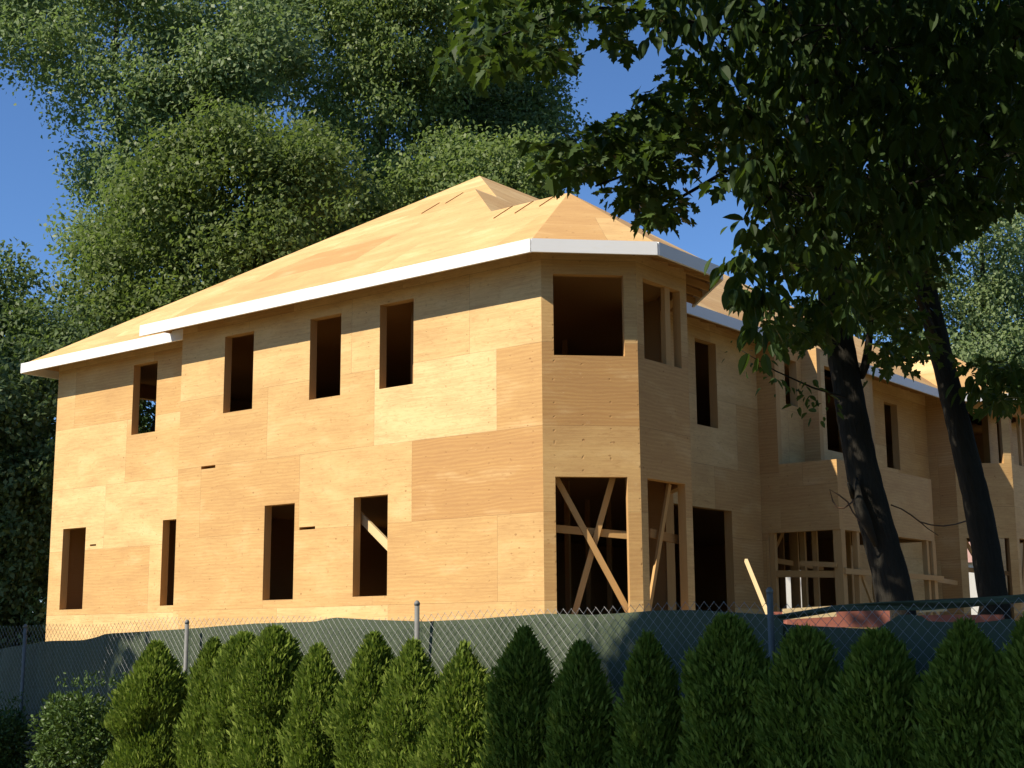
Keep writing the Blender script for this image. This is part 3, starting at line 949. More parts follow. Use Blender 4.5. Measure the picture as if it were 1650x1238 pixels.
scr = mb.build('privacy_screen', M_SCREEN, None, smooth=True, origin=F0)
tag(scr, 'dark green privacy fabric hung on the chain-link fence with a sagging top edge', 'screen')

# ------------------------------------------------------------------ timber stacks behind the fence
def stack(px0, px1, py_top, y, rows_n, label, pale):
    L = at(px0, py_top, y); R_ = at(px1, py_top, y)
    d = (R_ - L); d.z = 0
    base = Vector(((L.x + R_.x) / 2, y, gz((L.x + R_.x) / 2, y)))
    root = tag(empty('lumber_stack', base), label, 'lumber stack', 'red painted timber stacks behind the fence')
    dn = d.normalized(); dep = Vector((-dn.y, dn.x, 0))
    z = L.z
    h = .14
    k = 0
    while z - h > base.z + .1:
        for j in range(2):
            mb = MB()
            sx = random.uniform(-.05, .05)
            mb.box(L + dn * sx + Vector((0, 0, z - h - L.z)) + dep * (j * .16), d, dep * .15, Vector((0, 0, h - .012)))
            mb.build('timber', M_RED, root)
        z -= h; k += 1
        if k % 3 == 1:
            for f in (.25, .62, .9):
                mb = MB()
                mb.box(L + d * f + Vector((0, 0, z - .05 - L.z)), dn * .22, dep * .3, Vector((0, 0, .048)))
                mb.build('spacer', M_LUM, root)
            z -= .052
    return root
stack(1258, 1424, 983, 11.5, 3, 'red painted timbers stacked behind the fence left of the leaning trunk', True)
stack(1492, 1625, 989, 12.2, 3, 'red painted timbers stacked behind the fence between the two trunks and beyond', True)
# pale boards lying on the first stack
mb = MB()
a = at(1262, 990, 11.35); b = at(1346, 985, 11.35)
mb.beam(a, b, .05, .085)
tag(mb.build('pale_board', M_LUMB, None), 'pale new board lying on the red timbers beside the right fence post', 'board')
mb = MB()
a = at(1483, 983, 12.0); b = at(1524, 981.5, 12.0)
mb.beam(a, b, .05, .04)
tag(mb.build('pale_board', M_LUMB, None), 'short pale board end on the red timbers between the two trunks', 'board')
# plank leaning on the front wall
mb = MB()
mb.beam(at(1246, 1012, 14.0), at(1202, 903, 14.9), .03, .036)
tag(mb.build('leaning_plank', M_LUMB, None), 'thin pale plank propped upright and leaning left beside the right fence post', 'plank')

# ------------------------------------------------------------------ neighbour house seen through the openings
def neighbour():
    c = Vector((14.8, 55.0, 1.0))
    nb = tag(empty('white_house', c), 'low white neighbour house with pinkish roof glimpsed through the porch openings', 'house')
    w = 14.5; dp = 8.0; h = 3.3
    o = c + Vector((-w / 2, -dp / 2, 0))
    mb = MB(); mb.box(o, Vector((w, 0, 0)), Vector((0, dp, 0)), Vector((0, 0, h)))
    mb.build('wall', M_SIDING, nb)
    mb = MB()
    e = .12; x0, x1 = o.x - e, o.x + w + e; y0, y1 = o.y - e, o.y + dp + e; ym = (y0 + y1) / 2; z0 = c.z + h - .05; z1 = z0 + 2.2
    mb.face([(x0, y0, z0), (x1, y0, z0), (x1 - 3, ym, z1), (x0 + 3, ym, z1)])
    mb.face([(x1, y1, z0), (x0, y1, z0), (x0 + 3, ym, z1), (x1 - 3, ym, z1)])
    mb.face([(x0, y1, z0), (x0, y0, z0), (x0 + 3, ym, z1)]); mb.face([(x1, y0, z0), (x1, y1, z0), (x1 - 3, ym, z1)])
    mb.face([(x0, y0, z0 - .02), (x0, y1, z0 - .02), (x1, y1, z0 - .02), (x1, y0, z0 - .02)])
    mb.build('roof', M_SHING, nb)
    for f in (.335, .7, .9):
        mb = MB(); mb.box(o + Vector((w * f, -.04, .9)), Vector((1.3, 0, 0)), Vector((0, .06, 0)), Vector((0, 0, 1.5)))
        wn_ = mb.build('window', M_DARKW, nb)
        mb = MB()
        for (a, b, ww, hh) in ((-.1, -.1, 1.5, .1), (-.1, 1.5, 1.5, .1), (-.1, 0, .1, 1.5), (1.3, 0, .1, 1.5)):
            mb.box(o + Vector((w * f + a, -.07, .9 + b)), Vector((ww, 0, 0)), Vector((0, .065, 0)), Vector((0, 0, hh)))
        mb.build('frame', M_WHITE, wn_)
neighbour()

# ------------------------------------------------------------------ arborvitae row
def arb_profile(h, r, f, pt=.75):
    """radius at height fraction f"""
    base = .86 + .14 * min(1, f / .25)
    g = (1 - f) / .42
    top = 1.0 if g > 1 else max(0.0, 1 - (1 - g) ** 2) ** pt
    return r * base * (1 - .10 * f) * max(top, .02)
def arborvitae(x, y, h, r, label, n=8500, lean=(0, 0), tuft=False, seed=0):
    g_ = np.random.default_rng(100 + seed)
    root = tag(empty('arborvitae', Vector((x, y, 0))), label, 'shrub', 'arborvitae planted in a row before the fence')
    pt = g_.uniform(.48, .86)
    lob = [(g_.uniform(0, 6.28), g_.uniform(.1, .97), g_.uniform(.08, .2), g_.uniform(.10, .28)) for _ in range(80)]
    f = g_.random(n) ** .8
    ang = g_.uniform(0, 2 * np.pi, n)
    rad = np.array([arb_profile(h, r, q, pt) for q in f])
    mod = np.ones(n)
    for (a, ff, w, amp) in lob:                       # billowing sprays
        da = np.abs((ang - a + np.pi) % (2 * np.pi) - np.pi)
        mod += amp * np.exp(-(da / .5) ** 2 - ((f - ff) / (w * .45)) ** 2)
    for (a, ff, w, amp) in lob[:18]:
        da = np.abs((ang - a - 1.3 + np.pi) % (2 * np.pi) - np.pi)
        mod -= amp * .8 * np.exp(-(da / .3) ** 2 - ((f - ff) / (w * .5)) ** 2)
    dep = 1.04 - .40 * g_.random(n) ** 1.5
    rr_ = rad * (.78 * mod) * dep
    px = x + rr_ * np.cos(ang) + lean[0] * f * h; py = y + rr_ * np.sin(ang) + lean[1] * f * h; pz = f * h * .985
    pos = np.stack([px, py, pz], 1)
    out = np.stack([np.cos(ang), np.sin(ang), np.zeros(n)], 1)
    d = out * .75 + np.array([0, 0, .95]) + g_.normal(size=(n, 3)) * .42
    d[f > .9] += np.array([0, 0, 1.2])
    nr = np.cross(out, [0, 0, 1]) * .6 + g_.normal(size=(n, 3)) * .6 + out * .5 + np.array(_sd) * .5
    sz = g_.uniform(.022, .052, n) * (1 - .2 * f)
    m = n // 7                                        # feathery tips standing out of the surface
    k_ = g_.integers(0, n, m)
    tip = pos[k_] + out[k_] * (g_.uniform(.0, .06, m) * (rad[k_] / r))[:, None] + np.array([0, 0, .02])
    pos = np.concatenate([pos, tip]); d = np.concatenate([d, out[k_] * .6 + [0, 0, 1.1] + g_.normal(size=(m, 3)) * .3])
    nr = np.concatenate([nr, g_.normal(size=(m, 3)) + np.array(_sd) * .6]); sz = np.concatenate([sz, g_.uniform(.035, .068, m)])
    if tuft:
        m = 160
        tp = np.stack([x + lean[0] * h + g_.normal(size=m) * .022, y + lean[1] * h + g_.normal(size=m) * .022, h * .95 + g_.random(m) * .13], 1)
        pos = np.concatenate([pos, tp]); d = np.concatenate([d, np.tile([0, 0, 1.0], (m, 1)) + g_.normal(size=(m, 3)) * .3])
        nr = np.concatenate([nr, g_.normal(size=(m, 3))]); sz = np.concatenate([sz, np.full(m, .06)])
    leaves('foliage', SPRAY_H, pos, d, nr, sz * .98, M_ARB, root, fold=.2)
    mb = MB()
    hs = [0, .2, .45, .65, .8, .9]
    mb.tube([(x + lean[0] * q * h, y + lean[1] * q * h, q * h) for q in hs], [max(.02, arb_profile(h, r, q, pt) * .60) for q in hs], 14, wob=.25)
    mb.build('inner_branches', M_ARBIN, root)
    return root
ARB = [(250, 1033, 96, 'broad sunlit arborvitae at the left end of the row beside the round shrub', (0, 0), 0),
       (338, 1028, 74, 'slim arborvitae standing just right of the left fence post', (.015, 0), 0),
       (388, 1018, 82, 'pointed arborvitae in front of the wall between second and third lower windows', (.01, 0), 0),
       (441, 1008, 98, 'tall arborvitae directly below the third lower window from the left', (.0, 0), 0),
       (512, 1038, 86, 'low round-topped arborvitae below the gap between the third and fourth lower windows', (0, 0), 0),
       (594, 1020, 92, 'arborvitae directly below the lower window with a bright diagonal brace inside', (.02, 0), 0),
       (665, 1032, 106, 'wide arborvitae hiding the foot of the middle fence post', (0, 0), 0),
       (750, 1050, 104, 'blunt arborvitae with a small narrow tuft on top', (0, 0), 1),
       (845, 1010, 100, 'tall bushy arborvitae at the sunlit end, below the corner of the house', (.0, 0), 0),
       (937, 1034, 92, 'half-shaded pointed arborvitae below the bay opening with crossed braces', (0, 0), 0),
       (1050, 1018, 92, 'dark narrow arborvitae below the bay opening with the leaning brace', (-.01, 0), 0),
       (1175, 990, 132, 'wide shaded arborvitae left of the right fence post', (0, 0), 0),
       (1298, 1010, 122, 'shaded arborvitae in front of the pale board and red timbers', (0, 0), 0),
       (1420, 1014, 128, 'shaded arborvitae in front of the left leaning trunk', (0, 0), 0),
       (1560, 1000, 150, 'dark big arborvitae at the right end in front of the right trunk', (0, 0), 0),
       (1668, 988, 120, 'dark arborvitae cut off by the right edge of the photo', (0, 0), 0)]
for i, (px, py, w, lab, lean, tf) in enumerate(ARB):
    a, _ = f_hit(px, 1100, .62)
    b = F0 + FN * .62 + FD * a
    h = at(px, py, b.y).z - .03
    r = w * b.y / FPX / 2 * 1.14
    arborvitae(b.x, b.y, h, r, lab, lean=lean, tuft=bool(tf), seed=i, n=int(52000 * (r / .24) ** 1.2))

# round broad-leaved shrub at the left
def round_shrub(px, py_top, wpx, label, off=.55):
    a, _ = f_hit(px, 1100, off)
    b = F0 + FN * off + FD * a
    h = at(px, py_top, b.y).z; r = wpx * b.y / FPX / 2
    root = tag(empty('round_shrub', Vector((b.x, b.y, 0))), label, 'shrub')
    n = 17000
    cl = []
    for _ in range(100):
        v = rand_dirs(1)[0]; v[2] = abs(v[2]) * 1.0
        cl.append((b.x + v[0] * r * .72, b.y + v[1] * r * .72, .25 + (h - .42) * (.15 + .85 * rng.random()) * (1 if v[2] > .2 else .9), rng.uniform(.10, .18)))
    cl = np.array(cl); idx = rng.integers(0, len(cl), n)
    o = rand_dirs(n)
    pos = cl[idx, :3] + o * (cl[idx, 3] * rng.uniform(.5, 1.0, n))[:, None]
    pos[:, 2] = np.clip(pos[:, 2], .05, h + .02)
    # a few upright shoots
    m = 26; S = []
    for k in range(m):
        x0 = b.x + rng.uniform(-.8, .8) * r; y0 = b.y + rng.uniform(-.6, .6) * r
        for j in range(9): S.append((x0 + rng.normal() * .008, y0 + rng.normal() * .008, h - .05 + j * rng.uniform(.005, .017)))
    S = np.array(S)
    leaves('foliage', OVATE_H, np.concatenate([pos, S]), np.concatenate([o + rng.normal(size=(n, 3)) * .5 + [0, 0, .35], rng.normal(size=S.shape) * .5 + [0, 0, .8]]),
           np.concatenate([o + rng.normal(size=(n, 3)) * .5 + [0, 0, .5], rng.normal(size=S.shape)]), np.concatenate([rng.uniform(.03, .05, n), rng.uniform(.02, .035, len(S))]), M_BUSH, root, fold=.3)
    mb = MB()
    for k in range(12):
        v = rand_dirs(1)[0]
        mb.tube([(b.x + v[0] * .05, b.y + v[1] * .05, 0), (b.x + v[0] * r * .5, b.y + v[1] * r * .5, h * .55)], [.014, .006], 5)
    mb.build('stems', M_BARK, root)
round_shrub(160, 1098, 215, 'rounded dark broad-leaved shrub left of the arborvitae row')
round_shrub(-40, 1130, 190, 'shaded low shrub at the left edge of the photo below the fence', .6)

# ------------------------------------------------------------------ trees behind the house
def limb(mb, p, q_, r0, r1, sag=.0, n=7):
    p = Vector(p); q_ = Vector(q_); L = (q_ - p).length
    j = [Vector(rng.normal(size=3)) * L * .035 for _ in range(3)]
    pts = [p, p.lerp(q_, .3) + j[0] + Vector((0, 0, L * .05)), p.lerp(q_, .65) + j[1] + Vector((0, 0, L * .05)), q_]
    mb.tube(pts, [r0, r0 * .75 + r1 * .25, r0 * .4 + r1 * .6, r1], n, cap=False)
def bg_tree(label, poly, y, K_, nl, lsize, mat, trunk_px, name='broadleaf_tree', depth=3.0, crad=1.25, droop=.0, bare=6, group='trees behind the house', tr=.35, gap=.0, lit=None):
    """crown of many leaf clumps filling an uneven outline at distance y, on a trunk with limbs"""
    tx, tyb = trunk_px
    foot = at(tx, 1000, y); foot.z = gz(foot.x, foot.y) - .1
    root = tag(empty(name, foot), label, 'tree', group)
    pp = sample_poly(poly, K_ * 6)
    keep = []
    mind = crad * FPX / y * (.66 + gap)
    for q_ in pp:
        if all((q_[0] - k[0]) ** 2 + (q_[1] - k[1]) ** 2 > mind ** 2 for k in keep): keep.append(q_)
        if len(keep) >= K_: break
    keep = np.array(keep)
    rest = sample_poly(poly, max(4, K_ - len(keep))) if len(keep) < K_ else np.zeros((0, 2))
    cp = np.concatenate([keep, rest]) if len(rest) else keep
    cp = cp + rng.normal(size=cp.shape) * 16
    yy = y + rng.uniform(-1, 1, len(cp)) * depth
    C = at_np(cp[:, 0], cp[:, 1], yy)
    C[:, 2] = np.maximum(C[:, 2], 1.6)
    R_ = crad * rng.uniform(.45, 1.3, len(C))
    nl = int(nl * 2.3); lsize = lsize * .80
    idx = rng.choice(len(C), nl, p=R_ ** 2 / (R_ ** 2).sum())
    o = rand_dirs(nl)
    pos = C[idx] + np.clip(rng.normal(size=(nl, 3)), -1.9, 1.9) * R_[idx][:, None] * np.array([.50, .50, .33])
    d = o * .5 + rng.normal(size=(nl, 3)) * .7 + np.array([0, 0, -.35 - droop])
    o = unit(pos - C[idx])
    nr = o * .75 + rng.normal(size=(nl, 3)) * .38 + np.array([0, 0, .35]) + np.array(_sd) * .75
    leaves('crown', KITE_H, pos, d, nr, lsize * rng.uniform(.6, 1.35, nl), mat, root)
    mb = MB()
    top = Vector(C[np.argsort(C[:, 2])[-max(3, len(C) // 6):]].mean(0))
    h0 = foot.z; h1 = top.z
    tp = [foot]
    for k in range(1, 7):
        f = k / 6
        tp.append(foot.lerp(top, f) + Vector((rng.normal() * .25, rng.normal() * .25, 0)))
    tp = [Vector((p.x, p.y, h0 + (h1 - h0) * k / 6)) for k, p in enumerate(tp)]
    mb.tube(tp, [tr * (1 - .83 * (k / 6)) for k in range(7)], 10, cap=False, wob=.1)
    sel = rng.permutation(len(C))[:min(len(C), 26)]
    for i in sel:
        c = C[i]
        f = np.clip((c[2] - h0) / max(.1, h1 - h0) - rng.uniform(.08, .26), .12, .92)
        k = f * 6; a = int(k); s_ = tp[a].lerp(tp[min(6, a + 1)], k - a)
        if (Vector(c) - s_).length < 5.0: limb(mb, s_, s_.lerp(Vector(c), .86), tr * .22 * (1 - .6 * f), .012)
    mb.build('trunk', M_BARK2, root, smooth=True)
    return root
TREES = [
 ('tall pale-green tree at the upper left reaching out of the photo', [(-110, -40), (200, -75), (450, -60), (455, 130), (380, 200), (300, 250), (240, 340), (190, 420), (160, 430), (140, 385), (160, 300), (165, 205), (120, 130), (-10, 80), (-110, 70)], 47, 130, 33000, .23, M_FOL_A, (215, 0), dict(crad=1.2, depth=3.0, tr=.34, gap=.04)),
 ('bushy olive-green tree just left behind the roof slope', [(190, 300), (250, 215), (300, 250), (345, 165), (400, 210), (470, 170), (500, 240), (560, 260), (545, 330), (490, 390), (430, 450), (330, 520), (220, 580), (130, 590), (125, 500), (160, 410), (215, 340)], 42, 130, 30000, .21, M_FOL_B, (310, 0), dict(crad=1.1, depth=2.5, tr=.3)),
 ('high willowy tree in the middle behind the house', [(430, -60), (700, -75), (790, -50), (740, 120), (690, 190), (650, 300), (590, 370), (520, 420), (470, 380), (500, 200), (430, 110)], 51, 110, 30000, .22, M_FOL_C, (600, 0), dict(crad=1.3, depth=3.0, droop=.5, tr=.4, gap=.05)),
 ('dark tall tree behind the roof peak', [(690, -60), (890, -75), (905, 20), (880, 150), (860, 250), (840, 320), (780, 330), (700, 320), (640, 330), (660, 200), (720, 100)], 55, 100, 28000, .24, M_FOL_D, (800, 0), dict(crad=1.35, depth=3.0, tr=.4, gap=.08)),
 ('dense green tree low behind the left roof slope', [(420, 420), (520, 380), (620, 300), (740, 250), (880, 250), (905, 310), (860, 360), (740, 330), (600, 400), (470, 480), (400, 500)], 47, 70, 17000, .22, M_FOL_C, (660, 0), dict(crad=1.2, depth=2.2, tr=.28)),
 ('small dark tree at the left edge against the blue sky', [(-110, 465), (20, 440), (60, 445), (100, 480), (120, 570), (70, 660), (-110, 670)], 39, 50, 14000, .19, M_FOL_D, (10, 0), dict(crad=.95, depth=2.0, tr=.2)),
 ('shady undergrowth tree left of the side wall', [(-110, 580), (90, 560), (130, 640), (120, 800), (105, 1045), (-110, 1050)], 36, 95, 24000, .20, M_FOL_D, (40, 0), dict(crad=.95, depth=2.0, tr=.16)),
 ('feathery grey-green tree at the right beyond the house', [(1340, 500), (1400, 390), (1500, 330), (1660, 300), (1760, 420), (1760, 640), (1610, 650), (1480, 620), (1370, 585)], 54, 90, 24000, .22, M_FOL_A, (1540, 0), dict(crad=1.3, depth=3.0, tr=.34, droop=.2)),
 ('low bushy tree behind the house at the right', [(1500, 560), (1760, 540), (1780, 800), (1600, 860), (1500, 760)], 74, 50, 12000, .26, M_FOL_C, (1630, 0), dict(crad=1.6, depth=2.0, tr=.25)),
 ('round green tree seen through the upper left window', [(120, 520), (280, 480), (420, 560), (420, 760), (280, 800), (120, 760)], 45, 60, 14000, .21, M_FOL_B, (270, 0), dict(crad=1.2, depth=1.5, tr=.22)),
]
for (lab, poly, y, k, nl, ls, mt, tpx, kw) in TREES:
    bg_tree(lab, poly, y, int(k * 1.35), nl, ls, mt, tpx, **kw)
def far_wood():
    n = 26000
    x = rng.uniform(-60, 60, n); y = rng.uniform(76, 88, n)
    hgt = 9 + 3 * np.sin(x * .21) + 2 * np.sin(x * .57 + 1)
    z = 1 + rng.random(n) ** .8 * hgt
    pos = np.stack([x, y, z], 1)
    o = leaves('far_wood', KITE_H, pos, rand_dirs(n), rng.normal(size=(n, 3)) + [0, -.4, .8], rng.uniform(.5, 1.1, n), M_FOL_D, None, base=(0, 82, 1))
    tag(o, 'band of far woodland behind the plot', 'wood', kind='stuff')
far_wood()
# trees added out of view to shade the fence end, undergrowth and front walls
def shade_tree(label, x, y, z0, z1, rad, nl, ls, mat):
    foot = Vector((x, y, gz(x, y)))
    root = tag(empty('broadleaf_tree', foot), label, 'tree', 'unseen trees added for shade')
    n = 110
    v = rand_dirs(n); C = np.array([x, y, (z0 + z1) / 2]) + v * np.array([rad, rad, (z1 - z0) / 2]) * (rng.random(n) ** .4)[:, None]
    idx = rng.integers(0, n, nl); o = rand_dirs(nl)
    pos = C[idx] + o * (rad * .36 * rng.random(nl) ** .45)[:, None]
    leaves('crown', KITE_H, pos, o + rng.normal(size=(nl, 3)), o + rng.normal(size=(nl, 3)) + [0, 0, .6], ls * rng.uniform(.7, 1.3, nl), mat, root)
    mb = MB(); mb.tube([foot, foot + Vector((.1, 0, z0 - foot.z)), (x, y, z1 - .5)], [.22, .18, .05], 10, cap=False)
    for i in range(26): limb(mb, (x, y, z0 + (z1 - z0) * .2 * rng.random()), C[i], .07, .02)
    mb.build('trunk', M_BARK2, root, smooth=True)
shade_tree('unseen bushy tree added to shade the left end of the fence', -9.9, 12.7, 2.2, 10, 2.6, 30000, .22, M_FOL_C)  # added shadow caster for the fence end
shade_tree('unseen wide tree added right of the plot to block sky light', 19.5, 17.5, 1.8, 14, 5.0, 22000, .36, M_FOL_B)  # added out of view to cut blue sky light on the front walls
shade_tree('unseen dark tree added right of the far house wing to block sky light', 26.5, 28.0, 2, 15, 5.0, 22000, .36, M_FOL_D)  # second added blocker of sky light, also out of view
shade_tree('unseen tall tree added to shade the undergrowth from the left', -24.5, 29.0, 5, 20, 5.2, 20000, .34, M_FOL_C)  # added shadow caster that darkens the undergrowth

# ------------------------------------------------------------------ the two leaning trees on the right
def near_tree(label, path, y, widths, name):
    pts = [at(px, py, y + dy) for (px, py, dy) in path]
    foot = Vector((pts[0].x, pts[0].y, gz(pts[0].x, pts[0].y) - .1))
    root = tag(empty(name, foot), label, 'tree')
    fl = [foot + Vector((.06, 0, 0)), foot.lerp(pts[0], .5)] + pts
    rad = [widths[0] * 1.4 * y / FPX / 2, widths[0] * 1.1 * y / FPX / 2] + [w * y / FPX / 2 for w in widths]
    # resample smoothly
    A = np.array([tuple(p) for p in fl]); u = np.concatenate([[0], np.cumsum(np.linalg.norm(np.diff(A, axis=0), axis=1))])
    uu = np.arange(0, u[-1], .09)
    S = np.stack([np.interp(uu, u, A[:, i]) for i in range(3)], 1)
    for _ in range(8): S[1:-1] = (S[:-2] + S[1:-1] * 2 + S[2:]) / 4
    rr_ = np.interp(uu, u, rad)
    mb = MB(); mb.tube(S.tolist(), rr_.tolist(), 40, cap=False, wob=.10)
    return root, mb, pts
TA, TAmb, TAp = near_tree('left leaning dark-trunked tree with drooping oval leaves in front of the porch',
    [(1446, 985, 0), (1429, 900, 0), (1398, 800, 0), (1378, 700, 0), (1361, 600, 0), (1345, 500, 0), (1330, 390, 0), (1318, 250, .1), (1300, 60, .2), (1290, -160, .3)], 12.5,
    [60, 55, 53, 50, 47, 44, 42, 37, 30, 22], 'oval_leaved_tree')
TBt, TBmb, TBp = near_tree('right leaning maple tree with dark trunk and lobed leaves',
    [(1604, 985, 0), (1586, 870, 0), (1573, 800, 0), (1557, 740, 0), (1547, 690, 0), (1533, 640, 0), (1514, 560, 0), (1488, 450, 0), (1462, 300, 0), (1430, 100, 0), (1390, -140, 0)], 13.6,
    [47, 44, 42, 40, 38, 37, 35, 33, 29, 24, 18], 'maple_tree')
def canopy(root, mb, trunk_pts, polys, halves, mat, lsize, per, fold, droop, leafname='leaves', branches=40):
    pos_l, dir_l, nor_l, siz_l, hubs = [], [], [], [], []
    for (poly, ns, y0, y1) in polys:
        pp = sample_poly(poly, ns)
        y = rng.uniform(y0, y1, ns)
        H = at_np(pp[:, 0], pp[:, 1], y)
        hubs.append(H)
    H = np.concatenate(hubs)
    add_spray(H, per, lsize, droop, pos_l, dir_l, nor_l, siz_l)
    return H, pos_l, dir_l, nor_l, siz_l
def add_spray(H, per, lsize, droop, pl, dl, nl, sl):
    n = len(H) * per
    idx = np.repeat(np.arange(len(H)), per)
    az = rng.uniform(0, 2 * np.pi, n)
    out = np.stack([np.cos(az), np.sin(az), rng.normal(size=n) * .35], 1)
    pos = H[idx] + out * rng.uniform(.02, .16, n)[:, None]
    d = out * .7 + np.array([0, 0, -droop]) + rng.normal(size=(n, 3)) * .28
    nr = np.array([0, 0, 1.0]) + out * .35 + rng.normal(size=(n, 3)) * .45
    pl.append(pos); dl.append(d); nl.append(nr); sl.append(lsize * rng.uniform(.45, 1.25, n))
def twigs(mb, H, k, trunk_pts, r0=.035):
    """a few boughs from the trunk, forking to the leaf sprays"""
    tp = np.array([tuple(p) for p in trunk_pts])
    cen = [H[rng.integers(len(H))]]
    while len(cen) < k:                                # boughs spread evenly through the crown
        d = np.min([np.linalg.norm(H - c, axis=1) for c in cen], axis=0)
        cen.append(H[int(np.argmax(d * rng.uniform(.6, 1, len(H))))])
    for h in cen:
        j = int(np.argmin(np.linalg.norm((tp - h) * np.array([1, 1, .8]), axis=1) + np.abs(tp[:, 2] + .8 - h[2]) * .3))
        p = Vector(tp[j]); q_ = Vector(h); L = (q_ - p).length
        w = [Vector(rng.normal(size=3)) * L * .05 for _ in range(3)]
        pts = [p, p.lerp(q_, .25) + w[0] + Vector((0, 0, L * .09)), p.lerp(q_, .55) + w[1] + Vector((0, 0, L * .12)), p.lerp(q_, .8) + w[2] + Vector((0, 0, L * .07)), q_]
        mb.tube(pts, [r0, r0 * .7, r0 * .48, r0 * .3, .006], 7, cap=False)
        near = H[np.argsort(np.linalg.norm(H - h, axis=1))[1:9]]
        for e in near:
            if np.linalg.norm(e - h) > 1.5: continue
            s_ = pts[3].lerp(pts[4], random.random()); m = (Vector(e) + s_) / 2 + Vector(rng.normal(size=3)) * .06
            mb.tube([s_, m, e], [.007, .005, .002], 4, cap=False)
# maple: left fringe and the middle of the mass, with the tall crown above the picture
mp = [([(740, 60), (790, -20), (1010, -20), (1050, 30), (1000, 35), (950, 10), (905, 40), (910, 80), (880, 115), (850, 105), (800, 100), (760, 95)], 80, 9.3, 11.5),
      ([(690, 95), (740, 60), (800, 70), (850, 110), (810, 130), (750, 118)], 10, 9.6, 11),
      ([(965, 50), (1000, 50), (1000, 85), (975, 85)], 4, 9.5, 10.5),
      ([(915, 225), (960, 205), (1010, 185), (1050, 150), (1085, 170), (1085, 230), (1060, 280), (1000, 272), (930, 285), (890, 270), (865, 245), (890, 225)], 85, 9.5, 11.5),
      ([(985, 305), (1040, 290), (1095, 315), (1105, 345), (1075, 368), (1035, 358), (1000, 335)], 24, 9.8, 11.2),
      ([(1070, 90), (1180, 90), (1180, 230), (1110, 240), (1110, 300), (1085, 300), (1085, 200)], 40, 9.5, 12),
      ([(1140, 250), (1200, 230), (1190, 310), (1150, 300)], 6, 9.5, 12),
      ([(1220, 0), (1700, 0), (1700, 300), (1590, 350), (1520, 400), (1500, 500), (1450, 530), (1400, 520), (1370, 460), (1250, 450), (1220, 380), (1215, 200)], 780, 10.2, 15.0),
      ([(1230, 480), (1310, 480), (1330, 560), (1290, 560), (1255, 550)], 24, 10.5, 12.5),
      ([(1410, 540), (1500, 540), (1520, 610), (1460, 625), (1425, 590)], 14, 10.5, 12.5),
      ([(1560, 580), (1700, 590), (1700, 660), (1610, 660), (1580, 630)], 26, 11.0, 14.0)]
Hm, pl, dl, nl, sl = canopy(TBt, TBmb, TBp, mp, MAPLE_H, M_MAPLE, .115, 10, .3, .55)
op = [([(1200, -20), (1700, -20), (1700, 250), (1560, 360), (1480, 430), (1400, 470), (1260, 440), (1200, 370), (1210, 250)], 520, 8.6, 12.5),
      ([(1040, -20), (1210, -20), (1210, 250), (1190, 240), (1110, 90), (1060, 70)], 70, 8.6, 12.5),
      ([(1175, 420), (1240, 400), (1250, 480), (1215, 525), (1185, 490)], 18, 8.8, 10),
      ([(1205, 500), (1250, 500), (1250, 560), (1215, 560)], 5, 9, 10),
      ([(1310, 490), (1390, 490), (1390, 525), (1325, 520)], 16, 10, 12.6),
      ([(1545, 600), (1660, 590), (1700, 650), (1600, 660), (1560, 650)], 18, 11, 13.5)]
Ho, pl2, dl2, nl2, sl2 = canopy(TA, TAmb, TAp, op, OVATE_H, M_OVATE, .138, 9, .3, 1.0)
# the upper crowns over the street side (they cast the shade on the right half of the hedge)
def upper(n, lim, zlo):
    out = []
    while len(out) < n:
        x, y, z = rng.uniform(-6, 10), rng.uniform(.5, 17), rng.uniform(3.8, 11)
        q_ = .533 * x - .846 * y
        if z < 1.6 + .50 * y + .65 or z > 1.6 + .5 * y + 3.2: continue
        if q_ < lim + rng.normal() * .35 - max(0, (y - 8)) * .75: continue
        if math.hypot(x - 2.5, y - 8.5) > 8.6: continue
        out.append((x, y, z))
    return np.array(out)
Hu = upper(2300, -7.2, 4)
def sun_block_sprays(n, a0, a1, dspan):
    """unseen leaf sprays added along sun rays to shade the hedge"""
    out = []
    sx, sy, sz = _sd
    while len(out) < n:
        t_ = F0 + FD * rng.uniform(a0, a1) + FN * rng.uniform(-.6, 1.2)
        z = rng.uniform(.1, 2.1)
        d = rng.uniform(2.0, 9.0)
        p = (t_.x + sx * d, t_.y + sy * d, z + sz * d)
        lim = 1.6 + .5 * p[1] + .6
        if p[1] < .8 or p[2] < lim or p[2] > lim + dspan: continue
        out.append(p)
    return np.array(out)
Ha = sun_block_sprays(1050, -5.2, 1.3, 2.4)  # sprays added on sun rays so their shadow falls on the hedge
Ha2 = sun_block_sprays(620, -5.2, 1.0, 2.4)
add_spray(Ha, 8, .18, .5, pl, dl, nl, sl)
add_spray(Ha2, 8, .21, .7, pl2, dl2, nl2, sl2)
def sky_block_sprays(n):
    """unseen leaf sprays added above and behind the viewer to block sky light"""
    out = []
    while len(out) < n:
        x, y, z = rng.uniform(-1.5, 9), rng.uniform(-5, 8.5), rng.uniform(5.2, 9)
        if z < 1.6 + .5 * max(y, 0) + .8 or math.hypot(x - 4.5, y - 2.5) > 7: continue
        if .533 * x - .846 * y < -6.4: continue
        out.append((x, y, z))
    return np.array(out)
Hs = sky_block_sprays(2600)  # leaves added out of view to darken the right part of the hedge
add_spray(Hs, 8, .24, .5, pl, dl, nl, sl)
add_spray(Hu, 8, .19, .5, pl, dl, nl, sl)
Hu2 = upper(1300, -7.0, 4)
add_spray(Hu2, 8, .22, .7, pl2, dl2, nl2, sl2)
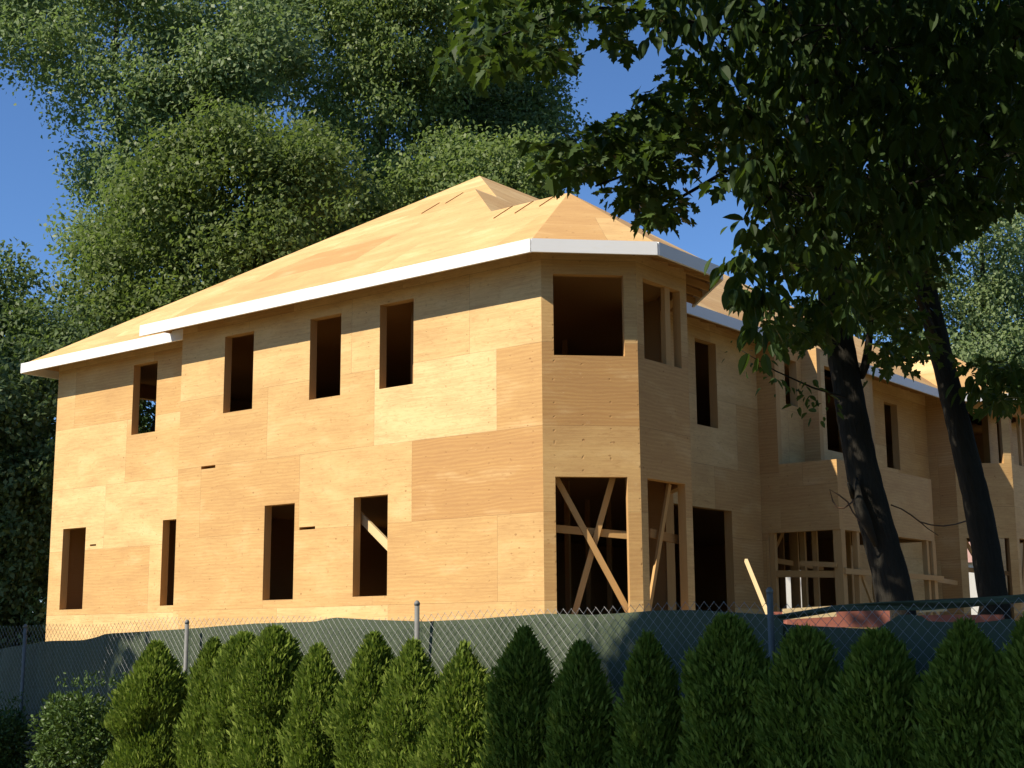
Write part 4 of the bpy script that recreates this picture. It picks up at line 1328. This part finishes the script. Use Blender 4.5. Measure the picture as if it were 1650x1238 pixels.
# small low twig with young leaves left of the left trunk
tw = np.array([tuple(at(x, y, 11.6)) for x, y in ((1195, 570), (1212, 590), (1232, 592), (1245, 610), (1262, 622), (1283, 628), (1300, 640), (1318, 640), (1330, 655), (1310, 615), (1325, 672), (1290, 655))])
add_spray(tw, 6, .085, .5, pl2, dl2, nl2, sl2)
TAmb.tube([at(1362, 640, 12.3), at(1310, 625, 11.7), at(1250, 598, 11.6), at(1195, 565, 11.6)], [.012, .009, .006, .003], 5)
pxm = np.concatenate([np.full(n_, p_[:, 0].mean()) for n_, p_ in [(q_[1], np.array(q_[0], float)) for q_ in mp]])
twigs(TBmb, Hm[(pxm > 1230) & (Hm[:, 2] > 4.9)], 14, TBp[6:], .034)
for way, yy in (([(1300, 200), (1200, 190), (1090, 200), (990, 255), (905, 285)], 10.6), ([(1300, 60), (1180, 55), (1060, 20), (930, 10), (800, 60)], 10.4), ([(1290, 330), (1180, 270), (1120, 305), (1050, 345)], 10.8), ([(1200, 190), (1100, 225), (1040, 270), (960, 300)], 10.3)):
    TBmb.tube([at(x, y, yy + (13.4 - yy) * (1 - i / (len(way) - 1)) ** 2) for i, (x, y) in enumerate(way)], [.022 * (1 - i / len(way)) + .003 for i in range(len(way))], 6, cap=False)
twigs(TBmb, Hu, 12, TBp[9:], .045)
twigs(TBmb, Ha, 8, TBp[9:], .045)
twigs(TBmb, Hs, 10, TBp[10:], .06)
twigs(TAmb, Ho[Ho[:, 2] > 4.4], 18, TAp[6:], .03)
twigs(TAmb, Hu2, 9, TAp[8:], .04)
# an upright side shoot and a stub on the left trunk
TAmb.tube([at(1386, 606, 12.5), at(1394, 590, 12.4), at(1399, 560, 12.4), at(1402, 530, 12.3), at(1405, 480, 12.2)], [.045, .04, .035, .03, .02], 8)
TAmb.tube([at(1376, 800, 12.4), at(1366, 778, 12.3)], [.035, .012], 6)
TAmb.tube([at(1412, 880, 12.35), at(1395, 840, 12.3), at(1384, 805, 12.3), at(1380, 770, 12.35)], [.02, .05, .04, .01], 8)
TBmb.build('trunk', M_BARK, TBt, smooth=True)
TAmb.build('trunk', M_BARK, TA, smooth=True)
leaves('crown', MAPLE_H, np.concatenate(pl), np.concatenate(dl), np.concatenate(nl), np.concatenate(sl), M_MAPLE, TBt, fold=.28, curl=.12)
leaves('crown', OVATE_H, np.concatenate(pl2), np.concatenate(dl2), np.concatenate(nl2), np.concatenate(sl2), M_OVATE, TA, fold=.3, curl=.18)
# thin vine strung between the trunks
mb = MB()
vn = [(1377, 805), (1370, 812), (1360, 819), (1350, 819), (1342, 808), (1337, 789), (1352, 798), (1366, 809), (1374, 825), (1385, 840)]
mb.tube([at(x, y, 12.15) for x, y in vn], [.007] * len(vn), 6)
vn = [(1436, 814), (1452, 820), (1468, 830), (1482, 841), (1500, 846), (1520, 848), (1540, 845), (1556, 840)]
mb.tube([at(x, y, 12.5 + .9 * i / 7) for i, (x, y) in enumerate(vn)], [.007] * len(vn), 6)
vn = [(1480, 839), (1495, 852), (1512, 863)]
mb.tube([at(x, y, 12.7) for x, y in vn], [.006, .005, .003], 6)
tag(mb.build('vine', M_CABLE, None, origin=at(1436, 814, 12.5)), 'thin brown vine looping off the left trunk and strung across to the right trunk', 'vine')
